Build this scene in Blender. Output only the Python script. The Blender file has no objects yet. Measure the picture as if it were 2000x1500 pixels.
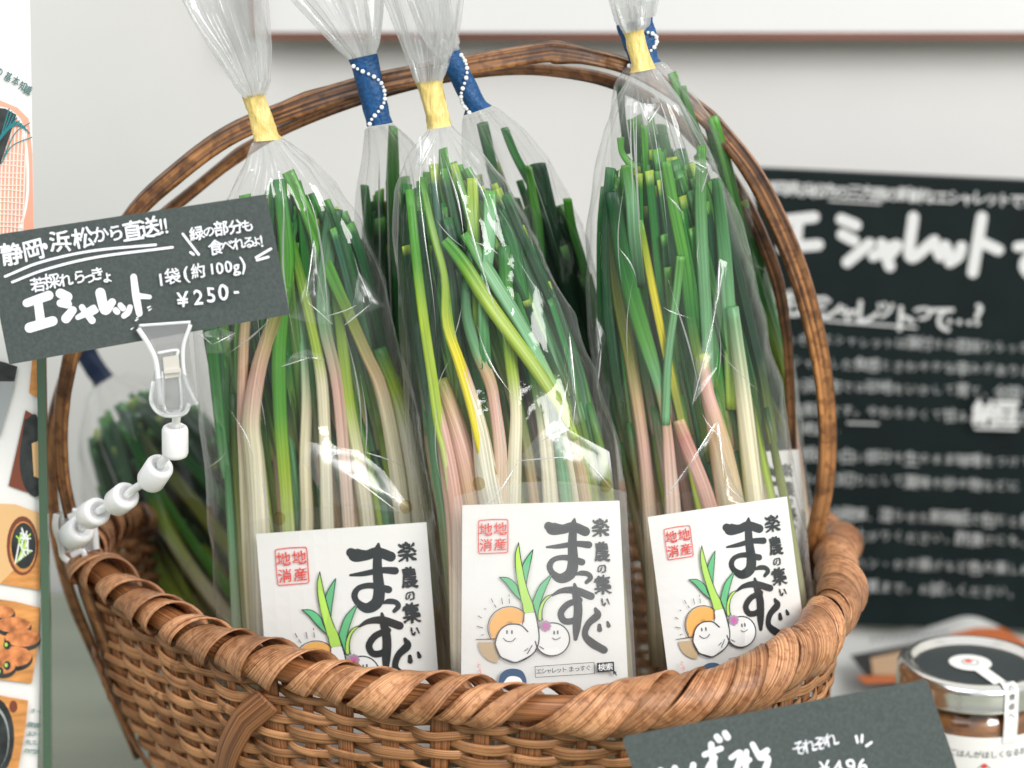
import bpy, math, random
from mathutils import Vector, noise, Matrix
R = random.Random(7)
SC = bpy.context.scene
COL = SC.collection
# ------------------------------------------------------------------ camera
TH = math.radians(15); ZC = 0.39; FPX = 4430.0
F = Vector((0, math.cos(TH), -math.sin(TH))); U = Vector((0, math.sin(TH), math.cos(TH))); X = Vector((1, 0, 0))
CAM = Vector((0, 0, ZC))
cd = bpy.data.cameras.new('camera'); cam = bpy.data.objects.new('camera', cd); COL.objects.link(cam)
cam.location = CAM; cam.rotation_euler = (math.radians(90) - TH, 0, 0)
cd.sensor_width = 36; cd.lens = 36 * FPX / 2000; cd.clip_end = 50; cd.clip_start = .01
cd.dof.use_dof = True; cd.dof.focus_distance = 0.735; cd.dof.aperture_fstop = 8.0; cd.dof.aperture_blades = 0
SC.camera = cam
# ------------------------------------------------------------------ world, lamps, exposure
w = bpy.data.worlds.new('World'); SC.world = w; w.use_nodes = True
nt = w.node_tree; bg = nt.nodes['Background']
tc = nt.nodes.new('ShaderNodeTexCoord'); sx = nt.nodes.new('ShaderNodeSeparateXYZ'); rp = nt.nodes.new('ShaderNodeValToRGB')
nt.links.new(tc.outputs['Generated'], sx.inputs[0]); nt.links.new(sx.outputs['Z'], rp.inputs[0]); nt.links.new(rp.outputs[0], bg.inputs[0])
rp.color_ramp.elements[0].position = 0.0; rp.color_ramp.elements[0].color = (.42, .43, .43, 1)
rp.color_ramp.elements[1].position = .75; rp.color_ramp.elements[1].color = (.96, .98, 1.0, 1)
bg.inputs[1].default_value = 0.84
def area(name, loc, target, sx_, sy_, power, col):
    l = bpy.data.lights.new(name, 'AREA'); l.shape = 'RECTANGLE'; l.size = sx_; l.size_y = sy_; l.energy = power; l.color = col
    o = bpy.data.objects.new(name, l); COL.objects.link(o); o.location = loc
    o.rotation_euler = (Vector(target) - Vector(loc)).to_track_quat('-Z', 'Y').to_euler(); return o
area('window_light', (.85, -.45, 1.05), (.05, .8, .15), .75, .8, 21, (1, .985, .96))
area('wall_fill_light', (-.45, .0, 1.25), (0, .95, .15), .9, .6, 5, (.95, .98, 1))  # added unseen fill lamp that brightens the wall
SC.view_settings.view_transform = 'Standard'; SC.view_settings.look = 'None'; SC.view_settings.exposure = 0.36; SC.view_settings.gamma = 1
SC.render.engine = 'CYCLES'
cy = SC.cycles; cy.transparent_max_bounces = 48; cy.max_bounces = 10; cy.glossy_bounces = 4; cy.diffuse_bounces = 4; cy.transmission_bounces = 8
cy.use_denoising = True; cy.caustics_reflective = False; cy.caustics_refractive = False; cy.sample_clamp_indirect = 6

# ------------------------------------------------------------------ projection helpers (pixel of a 2000 px wide view -> a real 3D spot)
def ray(px, py): return F + X * ((px - 1000) / FPX) - U * ((py - 750) / FPX)
def at(px, py, Y):
    d = ray(px, py); return CAM + d * (Y / d.y)
def atz(px, py, z):
    d = ray(px, py); return CAM + d * ((z - ZC) / d.z)
class Plane:
    def __init__(s, P, N): s.P = Vector(P); s.N = Vector(N).normalized(); s.N = -s.N if s.N.dot(F) > 0 else s.N
    def pt(s, px, py, e=0):
        d = ray(px, py); t = (s.P + s.N * e - CAM).dot(s.N) / d.dot(s.N); return CAM + d * t
class Bowed(Plane):
    def __init__(s, P, N, cx, hw, k): super().__init__(P, N); s.cx, s.hw, s.k = cx, hw, k
    def pt(s, px, py, e=0): return super().pt(px, py, e + s.k * (1 - ((px - s.cx) / s.hw) ** 2) + s.k * .35 * math.sin(px * .021 + py * .013))
def lerp(a, b, t): return a + (b - a) * t
def crv(pts, n):
    """Catmull-Rom through tuples of floats, n samples"""
    P = [tuple(map(float, p)) for p in pts]
    if len(P) == 2: return [tuple(lerp(a, b, i / (n - 1)) for a, b in zip(*P)) for i in range(n)]
    E = [tuple(2 * a - b for a, b in zip(P[0], P[1]))] + P + [tuple(2 * a - b for a, b in zip(P[-1], P[-2]))]
    o = []
    for i in range(n):
        u = i / (n - 1) * (len(P) - 1); k = min(int(u), len(P) - 2); t = u - k
        o.append(tuple(.5 * ((2 * b) + (c - a) * t + (2 * a - 5 * b + 4 * c - d) * t * t + (-a + 3 * b - 3 * c + d) * t ** 3)
                       for a, b, c, d in zip(E[k], E[k + 1], E[k + 2], E[k + 3])))
    return o
# ------------------------------------------------------------------ objects
def link(o, parent=None, label=None, cat=None, group=None, kind=None):
    COL.objects.link(o)
    if parent is not None: o.parent = parent
    if label: o['label'] = label
    if cat: o['category'] = cat
    if group: o['group'] = group
    if kind: o['kind'] = kind
    return o
def thing(name, label, cat, loc=(0, 0, 0), group=None):
    o = bpy.data.objects.new(name, None); o.empty_display_size = .02; o.location = loc
    return link(o, None, label, cat, group)
def build(name, V, Fc, mats, parent=None, midx=None, smooth=True, uv=None, col=None, **kw):
    """one mesh object; V are world points, shifted to the parent's place"""
    off = Vector((0, 0, 0)); p = parent
    while p is not None: off += p.location; p = p.parent
    if parent is None and V and 'loc' not in kw:
        b = Vector((sum(v[0] for v in V) / len(V), sum(v[1] for v in V) / len(V), min(v[2] for v in V)))
        off = b
    me = bpy.data.meshes.new(name); me.from_pydata([tuple(Vector(v) - off) for v in V], [], Fc)
    for m in (mats if isinstance(mats, (list, tuple)) else [mats]): me.materials.append(m)
    if midx: me.polygons.foreach_set('material_index', midx)
    me.polygons.foreach_set('use_smooth', [smooth] * len(Fc))
    if uv:
        l = me.uv_layers.new(name='UVMap')
        for lp in me.loops: l.data[lp.index].uv = uv[lp.vertex_index]
    if col:
        a = me.color_attributes.new('Col', 'FLOAT_COLOR', 'POINT')
        for i, c in enumerate(col): a.data[i].color = (c[0], c[1], c[2], 1)
    me.update()
    o = bpy.data.objects.new(name, me)
    if parent is None: o.location = off
    kw.pop('loc', None)
    return link(o, parent, **kw)
class MB:
    def __init__(s): s.V = []; s.F = []; s.M = []; s.UV = []; s.C = []
    def add(s, V, Fc, m=0, uv=None, col=None):
        b = len(s.V); s.V += [Vector(v) for v in V]; s.F += [tuple(i + b for i in f) for f in Fc]; s.M += [m] * len(Fc)
        s.UV += uv if uv else [(0, 0)] * len(V); s.C += col if col else [(0, 0, 0)] * len(V)
    def build(s, name, mats, parent=None, smooth=True, **kw): return build(name, s.V, s.F, mats, parent, s.M, smooth, s.UV, s.C, **kw)
    def box(s, c, u, v, w_, m=0):
        c, u, v, w_ = map(Vector, (c, u, v, w_)); q = [c + u * a + v * b + w_ * d for d in (-1, 1) for a, b in ((-1, -1), (1, -1), (1, 1), (-1, 1))]
        s.add(q, [(0, 3, 2, 1), (4, 5, 6, 7), (0, 1, 5, 4), (1, 2, 6, 5), (2, 3, 7, 6), (3, 0, 4, 7)], m)
    def rev(s, o, ax, prof, m=0, n=32, cap=True):
        """surface of revolution about axis; prof = [(r, h)]"""
        ax = Vector(ax).normalized(); a = ax.orthogonal().normalized(); b = ax.cross(a); V = []; Fc = []
        for r, h in prof:
            for i in range(n):
                t = 2 * math.pi * i / n; V.append(Vector(o) + ax * h + (a * math.cos(t) + b * math.sin(t)) * r)
        for j in range(len(prof) - 1):
            for i in range(n): Fc.append((j * n + i, j * n + (i + 1) % n, (j + 1) * n + (i + 1) % n, (j + 1) * n + i))
        if prof[0][0] > 0 and cap: Fc.append(tuple(range(n))[::-1])
        if prof[-1][0] > 0 and cap: Fc.append(tuple((len(prof) - 1) * n + i for i in range(n)))
        s.add(V, Fc, m, [((v - Vector(o)).dot(a), (v - Vector(o)).dot(ax)) for v in V])
    def sweep(s, P, N, W, T, prof, m=0, u0=0, cols=None, v0=0, cap=True):
        """strip or cane: P points, N normals, W half widths, T thicknesses"""
        n = len(prof); V = []; Fc = []; uv = []; C = []; L = u0
        for i, p in enumerate(P):
            t = (P[min(i + 1, len(P) - 1)] - P[max(i - 1, 0)]).normalized()
            side = t.cross(N[i]).normalized(); nn = side.cross(t).normalized()
            if i: L += (p - P[i - 1]).length
            for a, b in prof:
                V.append(p + side * (a * W[i]) + nn * (b * T[i])); uv.append((L, v0 + a * W[i] + (0.0 if b >= 0 else .02)))
                if cols: C.append(cols[i])
        for i in range(len(P) - 1):
            for j in range(n): Fc.append((i * n + j, i * n + (j + 1) % n, (i + 1) * n + (j + 1) % n, (i + 1) * n + j))
        if cap: Fc += [tuple(range(n))[::-1], tuple((len(P) - 1) * n + j for j in range(n))]
        s.add(V, Fc, m, uv, C if cols else None)
ROUND = [(math.cos(a), math.sin(a)) for a in [2 * math.pi * i / 10 for i in range(10)]]
STRIP = [(1, 0), (.85, .7), (.4, 1), (0, 1.05), (-.4, 1), (-.85, .7), (-1, 0), (-.6, -.5), (.6, -.5)]
# ------------------------------------------------------------------ materials
def mat(name, color=(.5, .5, .5), rough=.6, metal=0, spec=.5, trans=0, ior=1.45, coat=0, sss=0):
    m = bpy.data.materials.new(name); m.use_nodes = True; b = m.node_tree.nodes['Principled BSDF']
    b.inputs['Base Color'].default_value = (*color, 1); b.inputs['Roughness'].default_value = rough; b.inputs['Metallic'].default_value = metal
    b.inputs['Specular IOR Level'].default_value = spec; b.inputs['Transmission Weight'].default_value = trans; b.inputs['IOR'].default_value = ior
    b.inputs['Coat Weight'].default_value = coat
    if sss: b.inputs['Subsurface Weight'].default_value = sss; b.inputs['Subsurface Radius'].default_value = (.004, .003, .002)
    return m
def nd(m, t, **k):
    n = m.node_tree.nodes.new(t)
    for a, b in k.items():
        if isinstance(a, str) and hasattr(n, a): setattr(n, a, b)
    return n
def vary(m, scale=(300, 300, 300), coord='Object', amt=.25, bump=0, detail=6, c2=None, bdist=.001, contrast=(.3, .7), hi=None):
    """noise that varies colour around its base and adds bump"""
    t = m.node_tree; b = t.nodes['Principled BSDF']; base = tuple(b.inputs['Base Color'].default_value)[:3]
    c = nd(m, 'ShaderNodeTexCoord'); mp = nd(m, 'ShaderNodeMapping'); mp.inputs['Scale'].default_value = scale
    n = nd(m, 'ShaderNodeTexNoise'); n.inputs['Scale'].default_value = 1; n.inputs['Detail'].default_value = detail
    r = nd(m, 'ShaderNodeValToRGB'); e = r.color_ramp.elements
    lo = c2 or tuple(x * (1 - amt) for x in base); hi = hi or tuple(min(1, x * (1 + amt)) for x in base)
    e[0].position, e[1].position = contrast; e[0].color = (*lo, 1); e[1].color = (*hi, 1)
    t.links.new(c.outputs[coord], mp.inputs[0]); t.links.new(mp.outputs[0], n.inputs['Vector']); t.links.new(n.outputs[0], r.inputs[0]); t.links.new(r.outputs[0], b.inputs['Base Color'])
    if bump:
        bp = nd(m, 'ShaderNodeBump'); bp.inputs['Strength'].default_value = bump; bp.inputs['Distance'].default_value = bdist
        t.links.new(n.outputs[0], bp.inputs['Height']); t.links.new(bp.outputs[0], b.inputs['Normal'])
    return m
def mulvary(m, fac_nodes):  # multiply the current base colour by a value
    t = m.node_tree; b = t.nodes['Principled BSDF']; src = b.inputs['Base Color'].links[0].from_socket
    mx = nd(m, 'ShaderNodeMix'); mx.data_type = 'RGBA'; mx.blend_type = 'MULTIPLY'; mx.inputs[0].default_value = 1
    t.links.new(src, mx.inputs[6]); t.links.new(fac_nodes, mx.inputs[7]); t.links.new(mx.outputs[2], b.inputs['Base Color'])
def island(m, lo=.7, hi=1.15, tint=(1, .96, .9)):
    g = nd(m, 'ShaderNodeNewGeometry'); r = nd(m, 'ShaderNodeValToRGB'); e = r.color_ramp.elements
    e[0].color = (lo, lo * tint[1], lo * tint[2], 1); e[1].color = (hi, hi, hi, 1); m.node_tree.links.new(g.outputs['Random Per Island'], r.inputs[0]); mulvary(m, r.outputs[0])
def patches(m, scale=60, lo=.5, coord='Object', pos=(.35, .6)):
    c = nd(m, 'ShaderNodeTexCoord'); n = nd(m, 'ShaderNodeTexNoise'); n.inputs['Scale'].default_value = scale; n.inputs['Detail'].default_value = 4
    r = nd(m, 'ShaderNodeValToRGB'); e = r.color_ramp.elements; e[0].color = (lo, lo * .9, lo * .8, 1); e[1].color = (1, 1, 1, 1); e[0].position, e[1].position = pos
    m.node_tree.links.new(c.outputs[coord], n.inputs['Vector']); m.node_tree.links.new(n.outputs[0], r.inputs[0]); mulvary(m, r.outputs[0])

M_wall = vary(mat('wall_paint', (.67, .66, .64), .7), (6, 6, 6), amt=.05, bump=.1)
M_table = vary(mat('table_paint', (.27, .30, .235), .35), (8, 30, 8), amt=.12)
M_panelw = vary(mat('panel_white', (.71, .705, .70), .5), (5, 5, 5), amt=.03)
M_frame = vary(mat('frame_brown', (.16, .06, .04), .5), (10, 200, 200), amt=.3)
M_board = vary(mat('chalkboard', (.003, .009, .009), .6, spec=.2), (40, 40, 40), amt=.3)
M_chalk = mat('white_marker', (.62, .62, .61), .7)
M_card = vary(mat('grey_card_stock', (.072, .086, .082), .8, spec=.3), (900, 500, 900), amt=.15, bump=.25, detail=3, bdist=.0004)
M_ink = vary(mat('white_paint_marker', (.86, .86, .9), .5), (200, 200, 200), amt=.05)
M_paper = vary(mat('label_paper', (.82, .805, .78), .55, spec=.35), (30, 30, 30), amt=.02)
M_black = mat('black_print', (.02, .025, .028), .5); M_red = mat('red_print', (.78, .07, .06), .5); M_line = mat('line_print', (.03, .04, .05), .5)
M_lime = mat('lime_print', (.45, .72, .12), .5); M_grn = mat('green_print', (.13, .5, .22), .5); M_org = mat('orange_print', (.88, .45, .12), .5)
M_beige = mat('beige_print', (.55, .4, .24), .5); M_pink = mat('pink_print', (.6, .15, .42), .5); M_mauve = mat('mauve_print', (.38, .3, .38), .5)
M_white = mat('white_print', (.85, .84, .82), .5); M_navy = mat('blue_print', (.07, .12, .2), .5)

# woven fibre
M_fib = vary(mat('bark_fibre', (.50, .235, .115), .42, spec=.5), (14, 1900, 1), 'UV', detail=5, bump=.5, bdist=.0005, c2=(.24, .075, .022), hi=(.80, .43, .22), contrast=(.33, .66))
island(M_fib, .68, 1.15); patches(M_fib, 70, .58, pos=(.34, .56)); patches(M_fib, 400, .7, pos=(.38, .5))
M_weave = vary(mat('weaver_fibre', (.46, .21, .09), .42), (14, 2600, 1), 'UV', detail=5, bump=.4, bdist=.0004, c2=(.20, .065, .02), hi=(.74, .38, .17), contrast=(.3, .66))
patches(M_weave, 90, .5, pos=(.3, .55))
M_stake = vary(mat('stake_fibre', (.30, .12, .055), .4), (14, 2200, 1), 'UV', detail=5, bump=.4, bdist=.0004, c2=(.10, .032, .012), hi=(.50, .21, .08))
island(M_stake, .6, 1.1)
M_cane = vary(mat('varnished_cane', (.24, .10, .04), .42, coat=.08), (12, 900, 1), 'UV', detail=6, bump=.5, bdist=.0006, c2=(.05, .02, .009), hi=(.52, .23, .075), contrast=(.36, .68))
patches(M_cane, 60, .35, pos=(.36, .56)); patches(M_cane, 300, .6, pos=(.4, .5))
# leaves: colour along the leaf is the leaf's own colour
M_leaf = mat('leek_leaf', (.1, .3, .05), .33, spec=.5)
def leafmat(m):
    t = m.node_tree; b = t.nodes['Principled BSDF']; a = nd(m, 'ShaderNodeAttribute'); a.attribute_name = 'Col'
    c = nd(m, 'ShaderNodeTexCoord'); mp = nd(m, 'ShaderNodeMapping'); mp.inputs['Scale'].default_value = (10, 1300, 1)
    n = nd(m, 'ShaderNodeTexNoise'); n.inputs['Scale'].default_value = 1; n.inputs['Detail'].default_value = 3
    r = nd(m, 'ShaderNodeValToRGB'); e = r.color_ramp.elements; e[0].position = .3; e[1].position = .7; e[0].color = (.60, .60, .52, 1); e[1].color = (1.28, 1.25, 1.2, 1)
    mx = nd(m, 'ShaderNodeMix'); mx.data_type = 'RGBA'; mx.blend_type = 'MULTIPLY'; mx.inputs[0].default_value = 1
    t.links.new(c.outputs['UV'], mp.inputs[0]); t.links.new(mp.outputs[0], n.inputs['Vector']); t.links.new(n.outputs[0], r.inputs[0])
    t.links.new(a.outputs['Color'], mx.inputs[6]); t.links.new(r.outputs[0], mx.inputs[7]); t.links.new(mx.outputs[2], b.inputs['Base Color'])
    bp = nd(m, 'ShaderNodeBump'); bp.inputs['Strength'].default_value = .4; bp.inputs['Distance'].default_value = .0004
    t.links.new(n.outputs[0], bp.inputs['Height']); t.links.new(bp.outputs[0], b.inputs['Normal'])
    tr = nd(m, 'ShaderNodeBsdfTranslucent'); ms = nd(m, 'ShaderNodeMixShader'); ms.inputs[0].default_value = .22
    t.links.new(mx.outputs[2], tr.inputs[0]); out = t.nodes['Material Output']
    t.links.new(b.outputs[0], ms.inputs[1]); t.links.new(tr.outputs[0], ms.inputs[2]); t.links.new(ms.outputs[0], out.inputs[0])
leafmat(M_leaf)
def film(name, veil=.012, base=.050, rough=.065, bump=.22, tint=(.992, .996, .993), dust=0.0):
    m = bpy.data.materials.new(name); m.use_nodes = True; t = m.node_tree; t.nodes.clear()
    out = nd(m, 'ShaderNodeOutputMaterial'); tr = nd(m, 'ShaderNodeBsdfTransparent'); tr.inputs[0].default_value = (*tint, 1)
    gl = nd(m, 'ShaderNodeBsdfGlossy'); gl.inputs['Roughness'].default_value = rough
    df = nd(m, 'ShaderNodeBsdfDiffuse'); df.inputs[0].default_value = (.9, .9, .9, 1)
    tl = nd(m, 'ShaderNodeBsdfTranslucent'); tl.inputs[0].default_value = (.9, .9, .9, 1)
    lw = nd(m, 'ShaderNodeLayerWeight'); lw.inputs['Blend'].default_value = .5
    pw = nd(m, 'ShaderNodeMath'); pw.operation = 'POWER'; pw.inputs[1].default_value = 3.2
    ma = nd(m, 'ShaderNodeMath'); ma.operation = 'MULTIPLY_ADD'; ma.inputs[1].default_value = .38; ma.inputs[2].default_value = base; ma.use_clamp = True
    c = nd(m, 'ShaderNodeTexCoord'); n = nd(m, 'ShaderNodeTexNoise'); n.inputs['Scale'].default_value = 55; n.inputs['Detail'].default_value = 5; n.inputs['Roughness'].default_value = .45
    bp = nd(m, 'ShaderNodeBump'); bp.inputs['Strength'].default_value = bump; bp.inputs['Distance'].default_value = .004
    t.links.new(c.outputs['Object'], n.inputs['Vector']); t.links.new(n.outputs[0], bp.inputs['Height'])
    for q in (gl, lw): t.links.new(bp.outputs[0], q.inputs['Normal'])
    t.links.new(lw.outputs['Facing'], pw.inputs[0]); t.links.new(pw.outputs[0], ma.inputs[0])
    a = nd(m, 'ShaderNodeMixShader'); b = nd(m, 'ShaderNodeMixShader'); d = nd(m, 'ShaderNodeMixShader')
    t.links.new(df.outputs[0], d.inputs[1]); t.links.new(tl.outputs[0], d.inputs[2]); d.inputs[0].default_value = .5
    b.inputs[0].default_value = veil; t.links.new(tr.outputs[0], b.inputs[1]); t.links.new(d.outputs[0], b.inputs[2])
    v2 = nd(m, 'ShaderNodeMath'); v2.operation = 'MULTIPLY_ADD'; v2.inputs[1].default_value = .22; v2.inputs[2].default_value = veil  # bright film edges painted in as white veil toward grazing angles
    t.links.new(pw.outputs[0], v2.inputs[0])
    at_ = nd(m, 'ShaderNodeAttribute'); at_.attribute_name = 'Col'; v3 = nd(m, 'ShaderNodeMath'); v3.operation = 'ADD'; v3.use_clamp = True
    t.links.new(v2.outputs[0], v3.inputs[0]); t.links.new(at_.outputs['Fac'], v3.inputs[1]); t.links.new(v3.outputs[0], b.inputs[0])
    t.links.new(ma.outputs[0], a.inputs[0]); t.links.new(b.outputs[0], a.inputs[1]); t.links.new(gl.outputs[0], a.inputs[2]); t.links.new(a.outputs[0], out.inputs[0])
    return m
M_film = film('cellophane'); M_film2 = film('cellophane_gathered', veil=.16, base=.13, rough=.08, bump=.25); M_highlight_fold = film('cellophane_highlight_fold', veil=.05, base=.07, rough=.2, bump=.12); M_glint = film('cellophane_glint', veil=.34, base=.22, rough=.2, bump=.1)  # strong veils paint highlights and reflected haze into the film colour
M_sleeve = film('label_sleeve_film', veil=.01, base=.06, rough=.12, bump=.12); M_hole = film('punched_hole', veil=.0, base=.02, tint=(.80, .70, .50))
M_acr = film('clear_plastic', veil=.24, base=.20, rough=.08, bump=.12)
M_green_glass = mat('green_acrylic_edge', (.10, .17, .11), .15, trans=.3)
M_bead = mat('milky_plastic', (.88, .87, .87), .28, sss=.3)
M_tapey = vary(mat('yellow_tape', (.76, .58, .20), .34), (260, 260, 90), amt=.2, bump=.9, bdist=.0025, detail=3)
M_tapeb = vary(mat('blue_tape', (.012, .075, .21), .5), (900, 900, 900), amt=.25, bump=.5, bdist=.0008, detail=2)
M_taped = vary(mat('navy_tape', (.006, .02, .06), .5), (900, 900, 900), amt=.25)
M_dot = mat('tape_dots', (.78, .8, .82), .6)
M_metal = mat('lid_metal', (.78, .76, .72), .18, metal=1); M_lidtop = mat('lid_top_coating', (.035, .045, .045), .3, spec=.6)
M_jam = vary(mat('miso_paste', (.22, .07, .015), .3, coat=.6), (90, 90, 160), amt=.6, bump=.4, bdist=.002, c2=(.06, .018, .006), hi=(.42, .17, .04))
M_jarglass = film('jar_glass', veil=.0, base=.10, rough=.02, bump=0.02)

# ------------------------------------------------------------------ pen for flat writing and printing on a plane
FC = bpy.data.curves.new('glyph_source', 'FONT'); FO = bpy.data.objects.new('glyph_source', FC); COL.objects.link(FO); GL = {}
def glyph(ch, bold=0):
    if (ch, bold) not in GL:
        FC.body = ch; FC.size = 1; FC.offset = bold; FC.resolution_u = 3
        dg = bpy.context.evaluated_depsgraph_get(); me = bpy.data.meshes.new_from_object(FO.evaluated_get(dg))
        V = [v.co.copy() for v in me.vertices]; Fc = [tuple(p.vertices) for p in me.polygons]; bpy.data.meshes.remove(me); GL[(ch, bold)] = (V, Fc)
    return GL[(ch, bold)]
class Pen:
    def __init__(s, plane, warp=None): s.pl = plane; s.mb = MB(); s.e = .00008; s.wp = warp
    def P(s, x, y, e=None):
        if s.wp: x, y = s.wp(x, y)
        return s.pl.pt(x, y, s.e if e is None else e)
    def step(s, d=.000012): s.e += d
    def poly(s, pts, m=0, smooth=0):
        if smooth: pts = crv(list(pts) + [pts[0]], smooth)[:-1]
        V = [s.P(x, y) for x, y in pts]; c = s.P(sum(p[0] for p in pts) / len(pts), sum(p[1] for p in pts) / len(pts))
        s.mb.add(V, [tuple(range(len(V)))], m); s.step()
    def stroke(s, pts, m=0, wd=None, n=0, cap=True):
        pts = [(p[0], p[1], wd if wd is not None else p[2]) for p in pts]
        n = n or max(4, 7 * len(pts)); C = crv(pts, n) if len(pts) > 1 else [pts[0], (pts[0][0] + .5, pts[0][1], pts[0][2])]
        n = len(C); V = []; Fc = []
        for i, (x, y, q) in enumerate(C):
            a = C[max(i - 1, 0)]; b = C[min(i + 1, n - 1)]; dx, dy = b[0] - a[0], b[1] - a[1]; l = math.hypot(dx, dy) or 1
            nx, ny = -dy / l * q / 2, dx / l * q / 2; e = s.e + i * 4e-7; V += [s.P(x + nx, y + ny, e), s.P(x - nx, y - ny, e)]
            if i: Fc.append((2 * i - 2, 2 * i - 1, 2 * i + 1, 2 * i))
        s.mb.add(V, Fc, m); s.e += n * 4e-7 + .000006
        if cap:
            for (x, y, q), ph in ((C[0], 0), (C[-1], 1)):
                V = [s.P(x + math.cos(t) * q / 2, y + math.sin(t) * q / 2) for t in [2 * math.pi * k / 14 for k in range(14)]]
                s.mb.add(V, [tuple(range(14))], m); s.step(.000003)
    def char(s, ch, cx, cy, size, rot=0, bold=0, m=0, sx=1, shear=0, wob=0, cp_=False):
        V, Fc = glyph(ch, 0)
        if not Fc: return
        if bold and not cp_:
            for k in range(6): s.char(ch, cx + bold * .85 * size * math.cos(k * 1.047 + .4), cy + bold * .85 * size * math.sin(k * 1.047 + .4), size, rot, bold, m, sx, shear, wob, True)
            return
        x0 = min(v.x for v in V); x1 = max(v.x for v in V); c, n = math.cos(math.radians(rot)), math.sin(math.radians(rot))
        mx = .5 if ord(ch) > 255 else (x0 + x1) / 2; my = .38 if ord(ch) > 255 else .35; o = []
        for v in V:
            a = (v.x - mx) * size * sx; b = -(v.y - my) * size; a += -b * shear
            if wob:
                q = noise.noise_vector(Vector((a * .09 + ord(ch), b * .09, 3))); a += q.x * wob; b += q.y * wob
            o.append(s.P(cx + a * c - b * n, cy + a * n + b * c))
        s.mb.add(o, Fc, m); s.step(.000004)
    def text(s, tx, x0, y0, x1, y1, size, bold=0, m=0, jit=0, wob=0, szj=0, **k):
        ang = math.degrees(math.atan2(y1 - y0, x1 - x0)); n = len(tx)
        for i, ch in enumerate(tx):
            t = i / max(1, n - 1); s.char(ch, lerp(x0, x1, t), lerp(y0, y1, t) + R.uniform(-jit, jit), size * (1 + R.uniform(-szj, szj)), ang + R.uniform(-jit, jit) * 2, bold, m, wob=wob, **k)
    def done(s, name, mats, parent=None, **kw): return s.mb.build(name, mats, parent, smooth=False, **kw)

# ================================================================== setting
def quad(name, pts, m, **kw): return build(name, pts, [tuple(range(len(pts)))], m, None, None, False, loc=1, **kw)
build('wall', [Vector(p) for p in ((-3, 1.06, -.6), (3, 1.06, -.6), (3, 1.06, 2.2), (-3, 1.06, 2.2), (-3, 1.16, -.6), (3, 1.16, -.6), (3, 1.16, 2.2), (-3, 1.16, 2.2))],
      [(0, 1, 2, 3), (7, 6, 5, 4), (3, 2, 6, 7), (0, 4, 5, 1), (0, 3, 7, 4), (1, 5, 6, 2)], M_wall, smooth=False, kind='structure')
build('table', [Vector(p) for p in ((-1.2, -.1, 0), (1.2, -.1, 0), (1.2, 1.055, 0), (-1.2, 1.055, 0), (-1.2, -.1, -.03), (1.2, -.1, -.03), (1.2, 1.055, -.03), (-1.2, 1.055, -.03))],
      [(0, 1, 2, 3), (7, 6, 5, 4), (1, 0, 4, 5), (0, 3, 7, 4), (2, 1, 5, 6), (3, 2, 6, 7)], M_table, smooth=False, kind='structure')
# framed white panel on the wall
t = thing('framed_panel', 'large white panel with thin brown frame mounted on the wall behind the basket', 'panel', at(1400, 80, 1.055))
a = at(500, 64, 1.035); b = at(2600, 60, 1.035)
mb = MB(); mb.box((lerp(a.x, b.x, .5), 1.045, a.z + .2), ((b.x - a.x) / 2, 0, 0), (0, .0075, 0), (0, 0, .2)); mb.build('white_sheet', M_panelw, t, smooth=False)
mb = MB(); mb.box((lerp(a.x, b.x, .5), 1.043, a.z - .0018), ((b.x - a.x) / 2 + .003, 0, 0), (0, .006, 0), (0, 0, .0017))
mb.box((a.x - .0005, 1.043, a.z + .2), (.0018, 0, 0), (0, .011, 0), (0, 0, .2)); mb.build('frame', M_frame, t, smooth=False)

# ------------------------------------------------------------------ chalkboard
BN = Vector((.06, -1, .06)); bp_ = Plane(at(1740, 1215, .975), BN)
t = thing('chalkboard', 'black chalkboard covered in white handwriting leaning on the wall right of the basket', 'chalkboard', atz(1750, 1225, 0))
c4 = [(1476, 330), (2260, 366), (2260, 1238), (1470, 1216)]
V = [bp_.pt(*p) for p in c4]; V += [v + Vector((0, .006, 0)) for v in V]
mb = MB(); mb.add(V, [(0, 3, 2, 1), (4, 5, 6, 7), (0, 1, 5, 4), (1, 2, 6, 5), (2, 3, 7, 6), (3, 0, 4, 7)]); mb.build('board', M_board, t, smooth=False)
p = Pen(bp_)
def ST(pen, L, wd=None, m=0):
    for s_ in L: pen.stroke(s_, m, wd)
# エシャレット (traced strokes)
ST(p, [[(1520, 432), (1590, 424)], [(1558, 430), (1555, 478)], [(1528, 484), (1598, 478)],
       [(1643, 428), (1672, 440)], [(1645, 458), (1668, 470)], [(1655, 512), (1698, 476)],
       [(1706, 500), (1752, 478), (1738, 498)], [(1722, 476), (1738, 520)],
       [(1784, 424), (1778, 502), (1825, 470)], [(1830, 486), (1836, 500)], [(1846, 480), (1852, 494)], [(1878, 482), (1872, 500), (1855, 512)],
       [(1918, 424), (1900, 532)], [(1920, 474), (1950, 488)]], 22)
ST(p, [[(1988, 482), (2060, 476)], [(2030, 480), (2000, 520), (2040, 560)]], 20)
p.text('静岡県浜松市の三方原の新鮮なエシャレットです', 1500, 368, 2010, 392, 30, .02, jit=2)
p.stroke([(1620, 392), (1720, 398)], 0, 3)
for i, ch in enumerate('そもエシャレットって…?'):
    p.char(ch, 1510 + i * 36.5, [588, 592, 596, 602, 610, 610, 600, 622, 606, 622, 610, 614, 610][i] if i < 13 else 606, 58 if ch not in 'ャッっ' else 46, 4, .03)
p.stroke([(1612, 626), (1790, 640)], 0, 4)
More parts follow.
